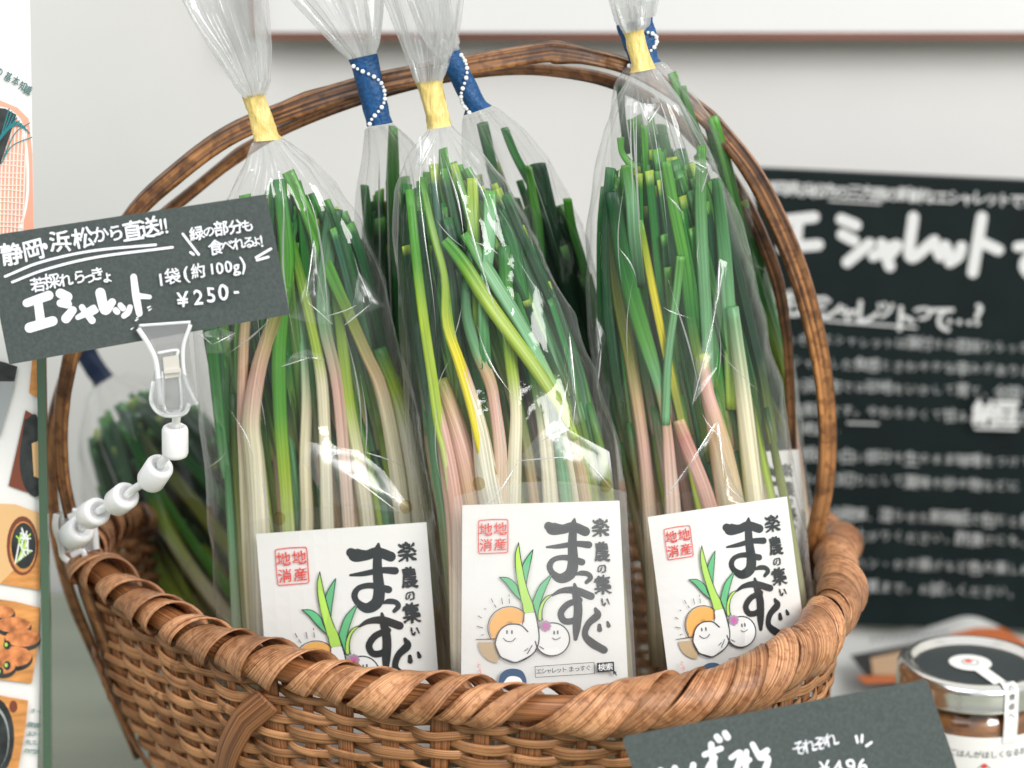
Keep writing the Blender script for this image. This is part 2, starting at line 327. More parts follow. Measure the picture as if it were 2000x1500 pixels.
L = ['そもそもエシャレットは葉付きの若採りらっきょうで', 'シャキシャキした食感とさわやかな辛みがあります。', '静岡県の浜松市では砂地をいかして育て、全国でも', '一番の生産量です。やわらかくて甘みがあり納豆と', 'あえると絶品…', '食べ方：根元の白い部分を生のまま味噌をつけて',
     '葉の部分も小口切りにして薬味や炒め物などに', '保存：立てて冷蔵庫、湿らせた新聞紙で包むと長も', 'ち。早めにお召し上がりください。酢漬けにも。', '豚肉巻き・チャーハン・かき揚げなど色々楽しめ', 'ます。旬は春から初夏まで。お試しください。']
for i, s_ in enumerate(L):
    y = [660, 704, 748, 797, 834, 884, 930, 998, 1038, 1092, 1138][i]
    for j, ch in enumerate(s_):
        x = 1480 + j * 25 if i != 0 else 1520 + j * 24
        big = ord(ch) > 0x4e00
        p.char(ch, x, y + (x - 1500) * .038 + R.uniform(-2, 2), (29 if big else 22) * R.uniform(.9, 1.1), R.uniform(-4, 6), .010 if big else .003, 1)
for i, ch in enumerate('納豆'): p.char(ch, 1925 + i * 42, 806, 52, 3, .05)
p.stroke([(1905, 836), (1985, 838)], 0, 5); p.stroke([(1655, 826), (1715, 828)], 0, 3)
p.done('chalk_writing', [M_chalk, mat('thin_white_marker', (.40, .41, .405), .7)], t)

# ================================================================== basket
def zr(x): return .108 + .012 * (abs(x + .015) / .147) ** 2
front = [(165, 1085), (205, 1125), (300, 1194), (420, 1258), (560, 1306), (700, 1342), (850, 1366), (1000, 1380), (1150, 1386), (1300, 1374), (1430, 1344), (1530, 1298), (1605, 1232), (1640, 1160), (1630, 1092)]
RP = []
for (x, y) in front:
    q = atz(x, y, .11); q = atz(x, y, zr(q.x)); RP.append(q)
e0, e1 = RP[-1], RP[0]
for fx, Yb in ((.96, .825), (.8, .875), (.5, .905), (.1, .915), (-.35, .912), (-.75, .895), (-.95, .85)):
    x = -.015 + fx * .144; RP.append(Vector((x, Yb, zr(x) - (.030 if -.8 < fx < .2 else .012))))
closed = [tuple(v) for v in RP] + [tuple(RP[0])]
dense = [Vector(v) for v in crv([tuple(RP[-1])] + closed + [tuple(RP[1])], 900)]
k0 = int(900 / (len(closed) + 1)); dense = [v for v in dense[k0:900 - k0]]
acc = [0]
for i in range(1, len(dense)): acc.append(acc[-1] + (dense[i] - dense[i - 1]).length)
PER = acc[-1]
import bisect
def rim(s_):
    s_ = (s_ % 1) * PER; i = max(1, min(len(acc) - 1, bisect.bisect_left(acc, s_))); u = (s_ - acc[i - 1]) / max(1e-9, acc[i] - acc[i - 1])
    return dense[i - 1].lerp(dense[i], u)
def rimT(s_): return (rim(s_ + .008) - rim(s_ - .008)).normalized()
def outw(s_):
    tt = rimT(s_); o = Vector((tt.y, -tt.x, 0)); return o.normalized()
CTR = Vector((-.004, .79, 0))
def wallp(s_, k):
    r_ = rim(s_); bt = Vector((CTR.x + (r_.x - CTR.x) * .70, CTR.y + (r_.y - CTR.y) * .74, .006))
    q = bt.lerp(Vector((r_.x, r_.y, r_.z - .006)), k); bulge = .010 * math.sin(k * math.pi) ; return q + outw(s_) * (bulge - .001)
bk = thing('wicker_basket', 'brown woven wicker basket with a tall arched handle, full of bagged green shallots', 'basket', (CTR.x, CTR.y, 0))
NS = 56
mb = MB()
NR = 31
for i in range(NR):
    k = .02 + .95 * i / (NR - 1); P = []; N = []; W = []; T = []; ph = R.uniform(-.15, .15)
    hw = .00178 * R.uniform(.8, 1.18)
    for j in range(NS * 8 + 1):
        s_ = j / (NS * 8); c = math.cos(math.pi * (j / 8 + i + ph * .2))
        c = math.copysign(abs(c) ** .7, c)
        wv = noise.noise(Vector((s_ * 25, i * 3.1, 0))) * .012 + noise.noise(Vector((s_ * 90, i * 5.1, 0))) * .006
        q = wallp(s_, min(.99, max(.01, k + wv))); o = outw(s_)
        P.append(q + o * (.0019 * c)); N.append(o); W.append(hw * (1 + .3 * noise.noise(Vector((s_ * 60, i, 5))))); T.append(.0006)
    # cut into lengths so each strip has its own tone
    cuts = sorted(R.sample(range(20, NS * 8 - 20), 4)); cuts = [0] + cuts + [NS * 8]
    for a_, b_ in zip(cuts, cuts[1:]):
        mb.sweep(P[a_:b_ + 3], N[a_:b_ + 3], W[a_:b_ + 3], T[a_:b_ + 3], STRIP, 0, R.uniform(0, 9), v0=R.uniform(0, 5))
wv_ = mb
island(M_weave, .62, 1.15)
wv_.build('woven_wall', M_weave, bk)
for j in range(NS):
    s_ = (j + R.uniform(-.12, .12)) / NS
    if j % 3 == 1: hw = R.uniform(.0032, .0042)
    else: hw = R.uniform(.0020, .0034)
    P = []; N = []; dr = R.uniform(-.006, .006)
    for i in range(26):
        k = -.0 + 1.03 * i / 25; P.append(wallp(s_ + dr * k / 4, min(k, 1.0)) + Vector((0, 0, .004 * max(0, k - 1) * 30)) + outw(s_) * .0002); N.append(outw(s_))
    mb = MB(); mb.sweep(P, N, [hw * (1 + .12 * math.sin(i * .7 + j)) for i in range(26)], [.0008] * 26, STRIP, 0, R.uniform(0, 9), v0=R.uniform(0, 5)); mb.build('stake', M_stake, bk)
# broad diagonal brace strips on the front, as in the photo
for pts, hw in (([(438, 1500 + 180), (455, 1460), (500, 1395), (545, 1347)], .0050), ([(300, 1560), (262, 1450), (225, 1340), (200, 1260)], .0026)):
    P = []
    for (x, y) in crv(pts, 24):
        # find the wall surface under this spot
        best = None
        for sI in range(0, 120):
            s_ = sI / 240
            for kI in range(0, 21):
                q = wallp(s_, kI / 20); d = q - CAM; z = d.dot(F); u_ = 1000 + FPX * d.dot(X) / z; v_ = 750 - FPX * d.dot(U) / z
                e = (u_ - x) ** 2 + (v_ - y) ** 2
                if best is None or e < best[0]: best = (e, q, outw(s_))
        P.append((best[1] + best[2] * .0038, best[2]))
    Q = [(lambda a: sum((P[max(0, min(len(P) - 1, i + d))][0] for d in (-3, -2, -1, 0, 1, 2, 3)), Vector()) / 7)(0) for i in range(len(P))]
    mb = MB(); mb.sweep(Q, [x[1] for x in P], [hw] * len(P), [.0009] * len(P), STRIP, 0, R.uniform(0, 9)); mb.build('brace_strip', M_stake, bk)
# base plate of the basket and its feet
mb = MB(); n = 64; ring = [wallp(i / n, 0) for i in range(n)]; ring = [Vector((v.x, v.y, .007)) for v in ring]
mb.add(ring + [v - Vector((0, 0, .002)) for v in ring], [tuple(range(n)), tuple(range(n, 2 * n))[::-1]] + [(i, n + i, n + (i + 1) % n, (i + 1) % n) for i in range(n)]); mb.build('base', M_weave, bk)
for s_ in (.02, .47, .56, .93):
    q = wallp(s_, .0); P = [q + outw(s_) * .004 + Vector((0, 0, z)) + outw(s_) * (z * .25) for z in (-.002, .008, .018, .03)]
    mb = MB(); mb.sweep(P, [outw(s_)] * 4, [.006, .007, .0065, .004], [.005, .006, .005, .003], ROUND); mb.build('foot', M_cane, bk)
# rim: core and wound strips
mb = MB(); n = 220; P = [rim(i / n) for i in range(n + 1)]; mb.sweep(P, [outw(i / n) for i in range(n + 1)], [.0046] * (n + 1), [.0046] * (n + 1), ROUND, cap=False); mb.build('rim_core', M_stake, bk)
mb = MB(); NW = 66
for j in range(NW):
    s0 = (j + R.uniform(-.22, .22)) / NW
    f_ = (s0 * PER) / .43; mid = math.exp(-((f_ - .52) / .22) ** 2)
    wid = R.choice((.0038, .0050, .0056, .0062, .0066)) * R.uniform(.9, 1.05); adv = R.uniform(.018, .024) + .016 * mid; r0 = R.uniform(.0056, .0064) * (.82 + .2 * mid); lay = R.uniform(.0002, .0026)
    P = []; N = []; W = []; T = []
    for i in range(25):
        u = i / 24; psi = math.radians(lerp(-120, 215, u)); s_ = s0 + (adv * 1.25 * (u - .1)) / PER + .0022 * math.sin(u * 4 + j * 2.1)
        o = outw(s_); rr = r0 + lay * math.sin(u * math.pi) + .0012 * u
        d = o * math.cos(psi) + Vector((0, 0, 1)) * math.sin(psi)
        P.append(rim(s_) + d * rr); 
        tn = rimT(s_); N.append((d + tn * -.24).normalized()); W.append(wid * (1 - .25 * abs(2 * u - 1) ** 3 + .10 * noise.noise(Vector((u * 4, j, 0))))); T.append(.0007)
    mb.sweep(P, N, W, T, STRIP, 0, R.uniform(0, 9), v0=R.uniform(0, 5))
mb.build('rim_wrapping', M_fib, bk)
# handle: two canes that cross
def cane(pts, hw, th, nm='handle_cane', dz=0):
    C = crv(pts, 150); P = [at(x, y, Y) for x, y, Y, _ in C]; N = []
    for i in range(len(P)):
        N.append((Vector((0, -1, 0)) + (P[i] - Vector((-.01, .77, .2))).normalized() * .9).normalized())
    W = [hw * c[3] * (1 + .16 * noise.noise(Vector((i * .10, hw * 900, 0))) + (.22 * math.exp(-((i - 62) / 1.4) ** 2) + .12 * math.exp(-((i - 30) / 1.2) ** 2) + .14 * math.exp(-((i - 108) / 1.3) ** 2))) for i, c in enumerate(C)]
    PR = [(math.cos(a) * (1 - .10 * (math.sin(2 * a) ** 2)), (.62 if math.sin(a) > 0 else 1) * math.sin(a) + (.30 * math.sin(4 * a + .6) * max(0, math.sin(a)))) for a in [2 * math.pi * i / 14 for i in range(14)]]
    mb = MB(); mb.sweep(P, N, W, [th * c[3] for c in C], PR, 0, hw * 500); return mb.build(nm, M_cane, bk)
cane([(250, 1400, .772, .8), (205, 1262, .757, .9), (160, 1130, .762, .9), (142, 1030, .764, .9), (122, 930, .765, .85), (118, 830, .765, .85), (128, 740, .765, .9), (165, 600, .765, 1), (250, 432, .766, 1), (345, 338, .766, 1), (450, 262, .766, 1),
      (570, 212, .766, 1), (700, 170, .766, 1), (820, 145, .766, 1), (950, 120, .766, 1), (1060, 102, .766, 1.0), (1090, 102, .766, 1.15), (1150, 110, .766, .85), (1240, 135, .768, .8), (1340, 195, .77, .9), (1420, 270, .772, 1), (1490, 370, .774, 1.1), (1560, 530, .776, 1.15), (1604, 700, .778, 1.15), (1618, 840, .778, 1.1), (1612, 950, .778, 1.1), (1590, 1060, .779, 1.1), (1560, 1180, .78, 1)], .0040, .0028)
cane([(270, 1480, .80, .8), (200, 1310, .80, .9), (140, 1170, .798, .95), (108, 1040, .796, 1), (98, 900, .795, 1), (112, 790, .793, 1), (170, 630, .79, .9), (270, 470, .785, .8), (380, 370, .780, .75), (500, 280, .777, .7),
      (640, 215, .776, .7), (800, 165, .776, .7), (950, 138, .776, .7), (1080, 138, .776, .7), (1210, 165, .778, .8), (1330, 240, .78, .9), (1440, 370, .784, 1), (1510, 520, .787, .9), (1535, 640, .79, .75), (1543, 740, .79, .7), (1548, 900, .79, .7), (1560, 1100, .79, .7)], .0036, .0022)

# ================================================================== shallot bags
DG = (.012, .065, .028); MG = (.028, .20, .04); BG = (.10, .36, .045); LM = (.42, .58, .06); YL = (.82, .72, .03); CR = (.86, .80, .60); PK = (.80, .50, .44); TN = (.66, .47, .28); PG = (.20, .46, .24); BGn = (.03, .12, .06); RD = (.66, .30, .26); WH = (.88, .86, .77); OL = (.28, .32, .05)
def ccol(stops, t):
    for i in range(len(stops) - 1):
        if t <= stops[i + 1][0]:
            u = (t - stops[i][0]) / max(1e-6, stops[i + 1][0] - stops[i][0]); u = max(0, min(1, u)); return tuple(lerp(a, b, u) for a, b in zip(stops[i][1], stops[i + 1][1]))
    return stops[-1][1]
LEAFP = [(1, 0), (.75, .55), (.3, .75), (0, .55), (-.3, .75), (-.75, .55), (-1, 0), (-.5, -.55), (.5, -.55)]
class Bag:
    """stations: (xl, yl, xr, yr, Y, half thickness) from the bottom to the open top"""
    def __init__(s, st, neck): s.st = [tuple(map(float, q)) for q in st]; s.neck = neck; s.cl = [0]
        
    def sta(s, y):
        """station at (centre) pixel height y"""
        ys = [(q[1] + q[3]) / 2 for q in s.st]
        if y >= ys[0]: return s.st[0]
        for i in range(len(ys) - 1):
            if ys[i] >= y >= ys[i + 1]:
                u = (ys[i] - y) / (ys[i] - ys[i + 1]); j0 = max(0, i - 1); j3 = min(len(ys) - 1, i + 2)
                A, B, C, D = s.st[j0], s.st[i], s.st[i + 1], s.st[j3]
                sm = tuple(.5 * (2 * b + (c - a) * u + (2 * a - 5 * b + 4 * c - d) * u * u + (-a + 3 * b - 3 * c + d) * u ** 3) for a, b, c, d in zip(A, B, C, D))
                ln = tuple(lerp(b, c, u) for b, c in zip(B, C)); return tuple(lerp(a, b, .5) for a, b in zip(ln, sm))
        return s.st[-1]
    def pt(s, y, u, w_):
        q = s.sta(y); L_ = at(q[0], q[1], q[4]); R_ = at(q[2], q[3], q[4]); c = (L_ + R_) / 2
        return c + (R_ - L_) / 2 * u + Vector((0, -1, .15)) * (w_ * q[5])
def crumple(p, seed, amp, cell=.021):
    sc = 1 / cell; q = Vector((p.x * sc, seed * 7.3, p.z * sc * .55)); d, pts = noise.voronoi(q)
    h = 0; ws = 0
    for i in range(4):
        wgt = math.exp(-(d[i] - d[0]) * 9); hv = noise.cell_vector(pts[i] * 3.7) - Vector((.5, .5, .5))
        h += wgt * ((q - pts[i]).dot(Vector((hv.x * 1.6, 0, hv.z * 1.2))) + hv.y * .9); ws += wgt
    return amp * h / ws
def seg_sweep(parent, name, pts, rw, Yf, stops, prof, thick, zig=0, mat_=None, n=22, tw=0):
    pass
BAGGROUP = 'cellophane bags of shallots in the basket'
def make_bag(label, st, tape, tapecol, neck_y, seed, heroes, nrand, topy, greeny, spread=.82, art=None, flare=True, top_tilt=0, cols=None, vk=1.0, nfold=16):
    rr = random.Random(seed); B = Bag(st, neck_y)
    b0 = B.pt(9999, 0, 0); root = thing('shallot_bag', label, 'shallot bag', (b0.x, b0.y, .008), BAGGROUP)
    # ---- film
    def tube(y0, y1, ny, na, name, m, amp, pleat, hole=False):
        mb = MB(); V = []; Fc = []; CC = []
        for i in range(ny):
            y = lerp(y0, y1, i / (ny - 1))
            q = B.sta(y); th = q[5]; wid = (at(q[2], q[3], q[4]) - at(q[0], q[1], q[4])).length / 2
            dn = abs(y - neck_y[0]) if y > neck_y[0] else abs(neck_y[1] - y); pl = pleat * max(0, 1 - dn / 260.) + (pleat * .35 if y < neck_y[1] else 0)
            for j in range(na):
                a = 2 * math.pi * j / na; ca, sa = math.cos(a), math.sin(a)
                p_ = B.pt(y, ca, math.copysign(abs(sa) ** .75, sa))
                N = Vector((ca * th * 1.0, -sa * wid, .1 * wid)); N = N.normalized() if N.length > 0 else Vector((0, -1, 0))
                k = min(1, wid / .02)
                d = crumple(p_ + Vector((0 if sa > 0 else .5, 0, 0)), seed, amp) * k * min(1, th / .006) * (.3 + .7 * abs(sa))
                d += amp * .35 * (1 - 2 * abs(noise.noise(Vector((p_.x * 90, seed + (sa > 0), p_.z * 22))))) * k
                f = math.sin(a * 7 + seed + .8 * math.sin(y * .01)) * .5 + math.sin(a * 13 + seed * 2.3 + y * .004) * .32 + math.sin(a * 23 + seed) * .18
                d += pl * f * (wid + .002) * .55 * (.35 + .65 * abs(sa)); d = max(-.006, min(.006, d))
                V.append(p_ + N * d); vl = .22 * vk * math.exp(-dn / 45.) + .14 * vk * max(0, noise.noise(Vector((p_.x * 45, seed, p_.z * 16))) - .05); CC.append((vl, vl, vl))  # white reflection haze put into the colour at the neck and in patches
        for i in range(ny - 1):
            for j in range(na): Fc.append((i * na + j, i * na + (j + 1) % na, (i + 1) * na + (j + 1) % na, (i + 1) * na + j))
        mb.add(V, Fc, 0, None, CC); return mb.build(name, m, root)
    ys = (st[0][1] + st[0][3]) / 2
    f = tube(ys - 2, neck_y[0] - 8, 170, 130, 'film', M_film, .0050, .30)
    if flare: tube(neck_y[1] + 8, (st[-1][1] + st[-1][3]) / 2 + 2, 46, 150, 'film_top', M_film2, .0016, .60)
    # ---- fine creases in the film, whitened as painted thin highlights
    fm = MB()
    for k in range(nfold):
        mode = (k + 1) % 3; ua = rr.uniform(-.75, .75)
        if mode == 0: y0_ = neck_y[0] + rr.uniform(10, 60); y1_ = y0_ + rr.uniform(120, 420); u_a, u_b = ua * .9, ua * rr.uniform(.6, 1.1)
        elif mode == 1: y0_ = rr.uniform(neck_y[0] + 200, 900); y1_ = y0_ + rr.uniform(60, 260); u_a, u_b = ua, ua + rr.uniform(-.25, .25)
        else: y0_ = rr.uniform(neck_y[0] + 150, 950); y1_ = y0_ + rr.uniform(20, 110); u_a, u_b = ua, ua + rr.choice((-1, 1)) * rr.uniform(.2, .55)
        n = 18; P = []; W = []; bow = rr.uniform(-.07, .07); rad = rr.uniform(.00012, .00034)
        for i in range(n):
            t_ = i / (n - 1); uu = max(-.97, min(.97, lerp(u_a, u_b, t_) + bow * math.sin(t_ * math.pi))); P.append(B.pt(lerp(y0_, y1_, t_), uu, math.sqrt(max(0, 1 - uu * uu)) ** .75) + Vector((0, -.0012, 0))); W.append(rad * (.08 + math.sin(math.pi * min(1, t_ * 1.05)) ** 2 if t_ < .95 else .1))
        fm.sweep(P, [Vector((0, -1, .1))] * n, W, [w__ * .4 for w__ in W], ROUND)
    if nfold: fm.build('film_creases', M_glint, root)
    # ---- tape
    ty0, ty1 = tape[:2]; mb = MB(); V = []; Fc = []; na = 40; ny = 12
    for i in range(ny):
        y = lerp(ty0, ty1, i / (ny - 1)); q = B.sta(y); th = max(q[5] * .8, .0028)
        for j in range(na):
            a = 2 * math.pi * j / na; L_ = at(q[0], q[1], q[4]); R_ = at(q[2], q[3], q[4]); c = (L_ + R_) / 2
            hx = (R_ - L_) / 2 + X * .0004; k = 1 + .16 * noise.noise(Vector((math.cos(a) * 1.3 + seed, math.sin(a) * 1.3, i * .25))) + .10 * noise.noise(Vector((math.cos(a) * 4 + seed, math.sin(a) * 4, i * .5 + a)))
            V.append(c + hx * math.cos(a) * k + Vector((0, -1, .1)) * (math.sin(a) * th * k))
    for i in range(ny - 1):
        for j in range(na): Fc.append((i * na + j, i * na + (j + 1) % na, (i + 1) * na + (j + 1) % na, (i + 1) * na + j))
    mb.add(V, Fc); tp = mb.build('tape', tapecol, root)
    if tapecol is M_tapeb:  # stitched dotted pattern on the tape
        dm = MB()
        for k in range(17):
            u = k / 16; y = lerp(ty0 - 4, ty1 + 14, u); a = math.pi / 2 + 1.25 * math.sin(u * 4.6 + seed * 1.7)
            q = B.sta(y); L_ = at(q[0], q[1], q[4]); R_ = at(q[2], q[3], q[4]); c = (L_ + R_) / 2; hx = (R_ - L_) / 2 + X * .0004; th = max(q[5], .0032)
            pc = c + hx * math.cos(a) * 1.08 + Vector((0, -1, .1)) * (math.sin(a) * th * 1.12); dm.rev(pc, Vector((0, -1, .1)), [(.00078 * (1 - .3 * (k % 2)), -.0001), (.00078 * (1 - .3 * (k % 2)), .00015), (.0003, .00025)], 0, 7)
        dm.build('dots', M_dot, tp)
    # ---- stalks
    def blade(mb, C, hwid, flat, cols_, nrm, u0):
        mb.sweep(C, nrm, hwid, [h * flat for h in hwid], LEAFP if flat < .7 else ROUND, 0, u0, cols_, v0=rr.uniform(0, 4))
    def px2(x, y, w_):  # point inside the bag over pixel x,y at depth fraction w_
        q = B.sta(y); Yq = q[4] - w_ * .72 * q[5]; return at(x, y, Yq)
    for h in heroes:
        pts, w_, stops, flat = h[:4]; C = crv(pts, 26); mb = MB()
        P = [px2(x, y, w_) for x, y, _ in C]; hw = [c[2] * (.80 if h[3] > .7 else .68) / FPX / 2 for c in C]
        tw = rr.uniform(-.5, .5); N = [Vector((math.sin(tw + .5 * math.sin(i * .15)), -1, 0)).normalized() for i in range(26)]
        blade(mb, P, hw, flat, [ccol(stops, i / 25) for i in range(26)], N, rr.uniform(0, 9)); mb.build('stalk', M_leaf, root)
    for k in range(nrand):
        u0 = rr.uniform(-.92, .92); u1 = max(-.85, min(.85, u0 * spread + rr.uniform(-.22, .22))); w0 = rr.uniform(-.6, .35); w1 = rr.uniform(-.6, .3)
        gy = greeny + rr.uniform(-90, 70); ty = topy(u1) + rr.choice((0, 10, 25, 60, 120)) + rr.uniform(0, 20)
        low = rr.choice((CR, CR, WH, WH, PK, TN)); mid = rr.choice((PK, LM, LM, TN, PG, OL)); g = rr.choice((DG, DG, DG, BGn, BGn, MG, MG, MG, BG)) if not cols else rr.choice(cols)
        wk = rr.uniform(.7, 1.1); mb = MB(); yb = ys - 60; n = 16; P = []; hw = []; cs = []; ph = rr.uniform(0, 6)
        for i in range(n):
            t_ = i / (n - 1); y = lerp(yb, gy - 40, t_); P.append(B.pt(y, lerp(u0, u1 * .9, t_ * .5) + .03 * math.sin(t_ * 4 + ph), lerp(w0, w1, t_ * .5)))
            hw.append(lerp(.0031, .0021, t_) * wk * (1 - .35 * max(0, t_ - .85) / .15)); cs.append(ccol([(0, WH), (.35, low), (.8, mid), (1, g)], t_))
        blade(mb, P, hw, 1, cs, [Vector((0, -1, 0))] * n, rr.uniform(0, 9))
        for q_ in range(rr.choice((2, 3, 3, 4))):
            ub = max(-.88, min(.88, u1 + rr.uniform(-.22, .22))); wb = max(-.8, min(.5, w1 + rr.uniform(-.3, .3))); tyb = ty + q_ * rr.uniform(10, 70); P = []; hw = []; cs = []; n = 18; bw = rr.uniform(.0009, .0021); tw = rr.uniform(-.9, .9)
            gc = tuple(x * rr.uniform(.75, 1.3) for x in g); tip = rr.choice((BG, BG, MG, MG, LM))
            for i in range(n):
                t_ = i / (n - 1); y = lerp(gy + 30, tyb, t_); P.append(B.pt(y, lerp(lerp(u0, u1 * .9, .5), ub, t_), lerp(lerp(w0, w1, .5), wb, t_)))
                hw.append(bw * (1 - .15 * abs(t_ * 2 - 1)) + .0004); cs.append(ccol([(0, mid), (.12, tuple(lerp(a, b, .6) for a, b in zip(mid, gc))), (.35, gc), (.95, gc), (1, tip)], t_))
            blade(mb, P, hw, .45, cs, [Vector((math.sin(tw + .3 * i / n), -1, 0)).normalized()] * n, rr.uniform(0, 9))
        mb.build('stalk', M_leaf, root)
    return root, B, rr

# ------------------------------------------------------------------ printed header label
def make_label(root, quadpx, P0, N, full=True, sleeve=None):
    """quadpx: top-left, top-right, bottom-right, bottom-left in view pixels; drawing space 0..1095 x 0..1500"""
    TL, TR, BR_, BL = quadpx; pl = Bowed(P0, N, (TL[0] + TR[0]) / 2 + 12, 165, .0016)
    def wp(x, y):
        u, v = (x) / 1095., (y) / 1500.; a = (lerp(TL[0], TR[0], u), lerp(TL[1], TR[1], u)); b = (lerp(BL[0], BR_[0], u), lerp(BL[1], BR_[1], u)); return lerp(a[0], b[0], v), lerp(a[1], b[1], v)
    V = []; Fc = []; nx, ny = 12, 16
    for j in range(ny + 1):
        for i in range(nx + 1):
            V.append(pl.pt(*wp(1095 * i / nx, 1500 * j / ny)) )
    m_ = len(V); V += [v - pl.N * .0004 for v in V]
    for j in range(ny):
        for i in range(nx):
            a = j * (nx + 1) + i; q = (a, a + nx + 1, a + nx + 2, a + 1); Fc.append(q); Fc.append(tuple(x + m_ for x in q[::-1]))
    edge = [i for i in range(nx)] + [nx + (nx + 1) * j for j in range(ny)] + [(ny + 1) * (nx + 1) - 1 - i for i in range(nx)] + [(nx + 1) * (ny - j) for j in range(ny)]
    for a, b in zip(edge, edge[1:] + edge[:1]): Fc.append((a, b, b + m_, a + m_))
    card = build('label_card', V, Fc, M_paper, root, None, False)
    # drawing coordinates come from a head-on reading of the label: x' along its top, y' down its side
    def D(x, y):  # reading -> label space
        x -= 85; y -= 245; y += x * .0365; x -= y * .05; return x, y
    p = Pen(pl, lambda x, y: wp(*D(x, y)))
    S = [[(690, 385, 62), (720, 402, 88), (790, 405, 66), (860, 388, 66), (945, 420, 66)], [(682, 530, 16), (770, 523, 34), (880, 506, 40), (970, 512, 50)],
         [(868, 336, 18), (862, 380, 50), (857, 500, 62), (864, 640, 74), (845, 715, 78), (780, 745, 66), (722, 705, 42), (706, 655, 42), (740, 612, 36), (820, 602, 40), (925, 632, 48)],
         [(888, 716, 18), (925, 708, 36), (968, 715, 34), (985, 742, 34), (958, 772, 26)],
         [(730, 862, 16), (790, 832, 36), (880, 828, 52), (990, 868, 52)], [(878, 785, 18), (886, 840, 48), (905, 950, 58), (898, 1080, 54), (892, 1165, 26)],
         [(915, 895, 40), (835, 925, 44), (790, 985, 44), (815, 1040, 44), (880, 1035, 44), (905, 985, 36)],
         [(1022, 955, 22), (1035, 1000, 52), (975, 1060, 44), (955, 1135, 42), (1000, 1190, 56), (1082, 1240, 52)], [(1050, 1068, 24), (1052, 1100, 34)], [(1104, 1046, 16), (1112, 1072, 28)]]
    for s_ in S: p.stroke(s_, 0, n=5 * len(s_) + 4)
    for ch, x, y, z, sx_ in (('楽', 1050, 392, 134, .92), ('農', 1060, 560, 140, .78), ('の', 1062, 676, 76, .95), ('集', 1070, 787, 140, .85), ('い', 1086, 905, 74, .9)):
        p.char(ch, x, y, z, -3, .034, 0, sx=sx_, wob=9)
    p.done('brush_lettering', [M_black], card)
    p.mb = MB(); sq = [(212, 348), (300, 340), (400, 340), (408, 350), (412, 450), (416, 560), (408, 570), (310, 574), (225, 578), (215, 570), (208, 460), (205, 358), (212, 348)]
    for a, b in zip(sq, sq[1:]): p.stroke([(*a, 6), (*b, 6)], 0, n=2)
    for ch, x, y in (('地', 258, 410), ('消', 264, 518), ('地', 358, 404), ('産', 364, 512)): p.char(ch, x, y, 94, -3, .012, 0, wob=5)
    p.stroke([(212, 440, 4), (300, 436, 4)], 0); p.stroke([(320, 436, 4), (405, 430, 4)], 0)
    p.done('stamp', [M_red], card)
    # illustration: sun, boat, two smiling bulbs, leaves, flower
    p.mb = MB(); ml = [M_white, M_line, M_lime, M_grn, M_org, M_beige, M_pink, M_mauve]
    circ = lambda x, y, r, a0=0, a1=360, n=30: [(x + r * math.cos(math.radians(lerp(a0, a1, i / (n - 1)))), y + r * math.sin(math.radians(lerp(a0, a1, i / (n - 1))))) for i in range(n)]
    p.poly([(300, 1162)] + circ(448, 1082, 132, 150, 330, 24) + [(560, 1162)], 4); p.poly([(240, 1190)] + circ(392, 1186, 148, 178, 95, 14) + [(392, 1190)], 5)
    p.stroke([(x, y, 6) for x, y in circ(445, 1085, 142, 145, 315, 12)], 1); p.stroke([(232, 1172, 6), (360, 1168, 6)], 1)
    for x0_, y0_, x1_, y1_ in ((232, 1080, 270, 1092), (236, 1008, 258, 1022), (275, 958, 285, 962), (318, 890, 330, 915), (340, 930, 352, 950), (388, 885, 394, 925), (436, 862, 438, 872), (438, 890, 441, 920), (262, 1142, 278, 1138)): p.stroke([(x0_, y0_, 5), (x1_, y1_, 5)], 1, n=3)
    LF = [([(365, 740), (430, 746), (482, 790), (500, 840), (520, 900), (462, 845), (410, 780)], 3), ([(588, 548), (560, 585), (528, 640), (515, 695), (530, 760), (547, 805), (556, 740), (572, 650)], 3),
          ([(728, 712), (690, 745), (640, 800), (608, 880), (600, 920), (620, 980), (637, 1035), (642, 960), (655, 900), (690, 800)], 3), ([(736, 855), (690, 872), (655, 920), (638, 980), (640, 1035), (662, 1036), (664, 970), (685, 905)], 2),
          ([(487, 500), (470, 570), (470, 640), (480, 720), (510, 850), (530, 930), (545, 988), (612, 980), (600, 925), (565, 840), (535, 740), (510, 630), (497, 560)], 2)]
    for i, (q, m_i) in enumerate(LF):
        p.poly(q, m_i)
        p.stroke([(*z, 6) for z in q] + [(*q[0], 6)], 1, n=4 * len(q))
    p.poly([(545, 990), (612, 982), (640, 1060), (648, 1180), (612, 1270), (500, 1328), (400, 1290), (360, 1200), (385, 1110), (440, 1068), (500, 1068), (548, 1050)], 0)
    p.poly(circ(738, 1168, 112, 0, 345, 26), 0)
    p.stroke([(*z, 9) for z in circ(738, 1168, 114, -115, 172, 16)], 1, n=60); p.stroke([(665, 960, 6), (664, 1010, 6), (672, 1040, 6)], 1, n=6)
    p.stroke([(*z, 9) for z in [(602, 928), (636, 1060), (648, 1180), (612, 1268), (500, 1329), (400, 1291), (358, 1200), (385, 1110), (440, 1068), (520, 1070), (572, 1115)]], 1, n=70)
    p.stroke([(545, 985, 6), (540, 1030, 6), (535, 1065, 6)], 1, n=6)
    for x, y in ((433, 1118), (466, 1118), (748, 1120), (772, 1118)): p.stroke([(x, y - 8, 9), (x + 1, y + 10, 9)], 1, n=3)
    p.stroke([(412, 1162, 5), (435, 1182, 5), (470, 1182, 5), (492, 1160, 5)], 1); p.stroke([(738, 1158, 5), (760, 1170, 5), (790, 1156, 5)], 1)
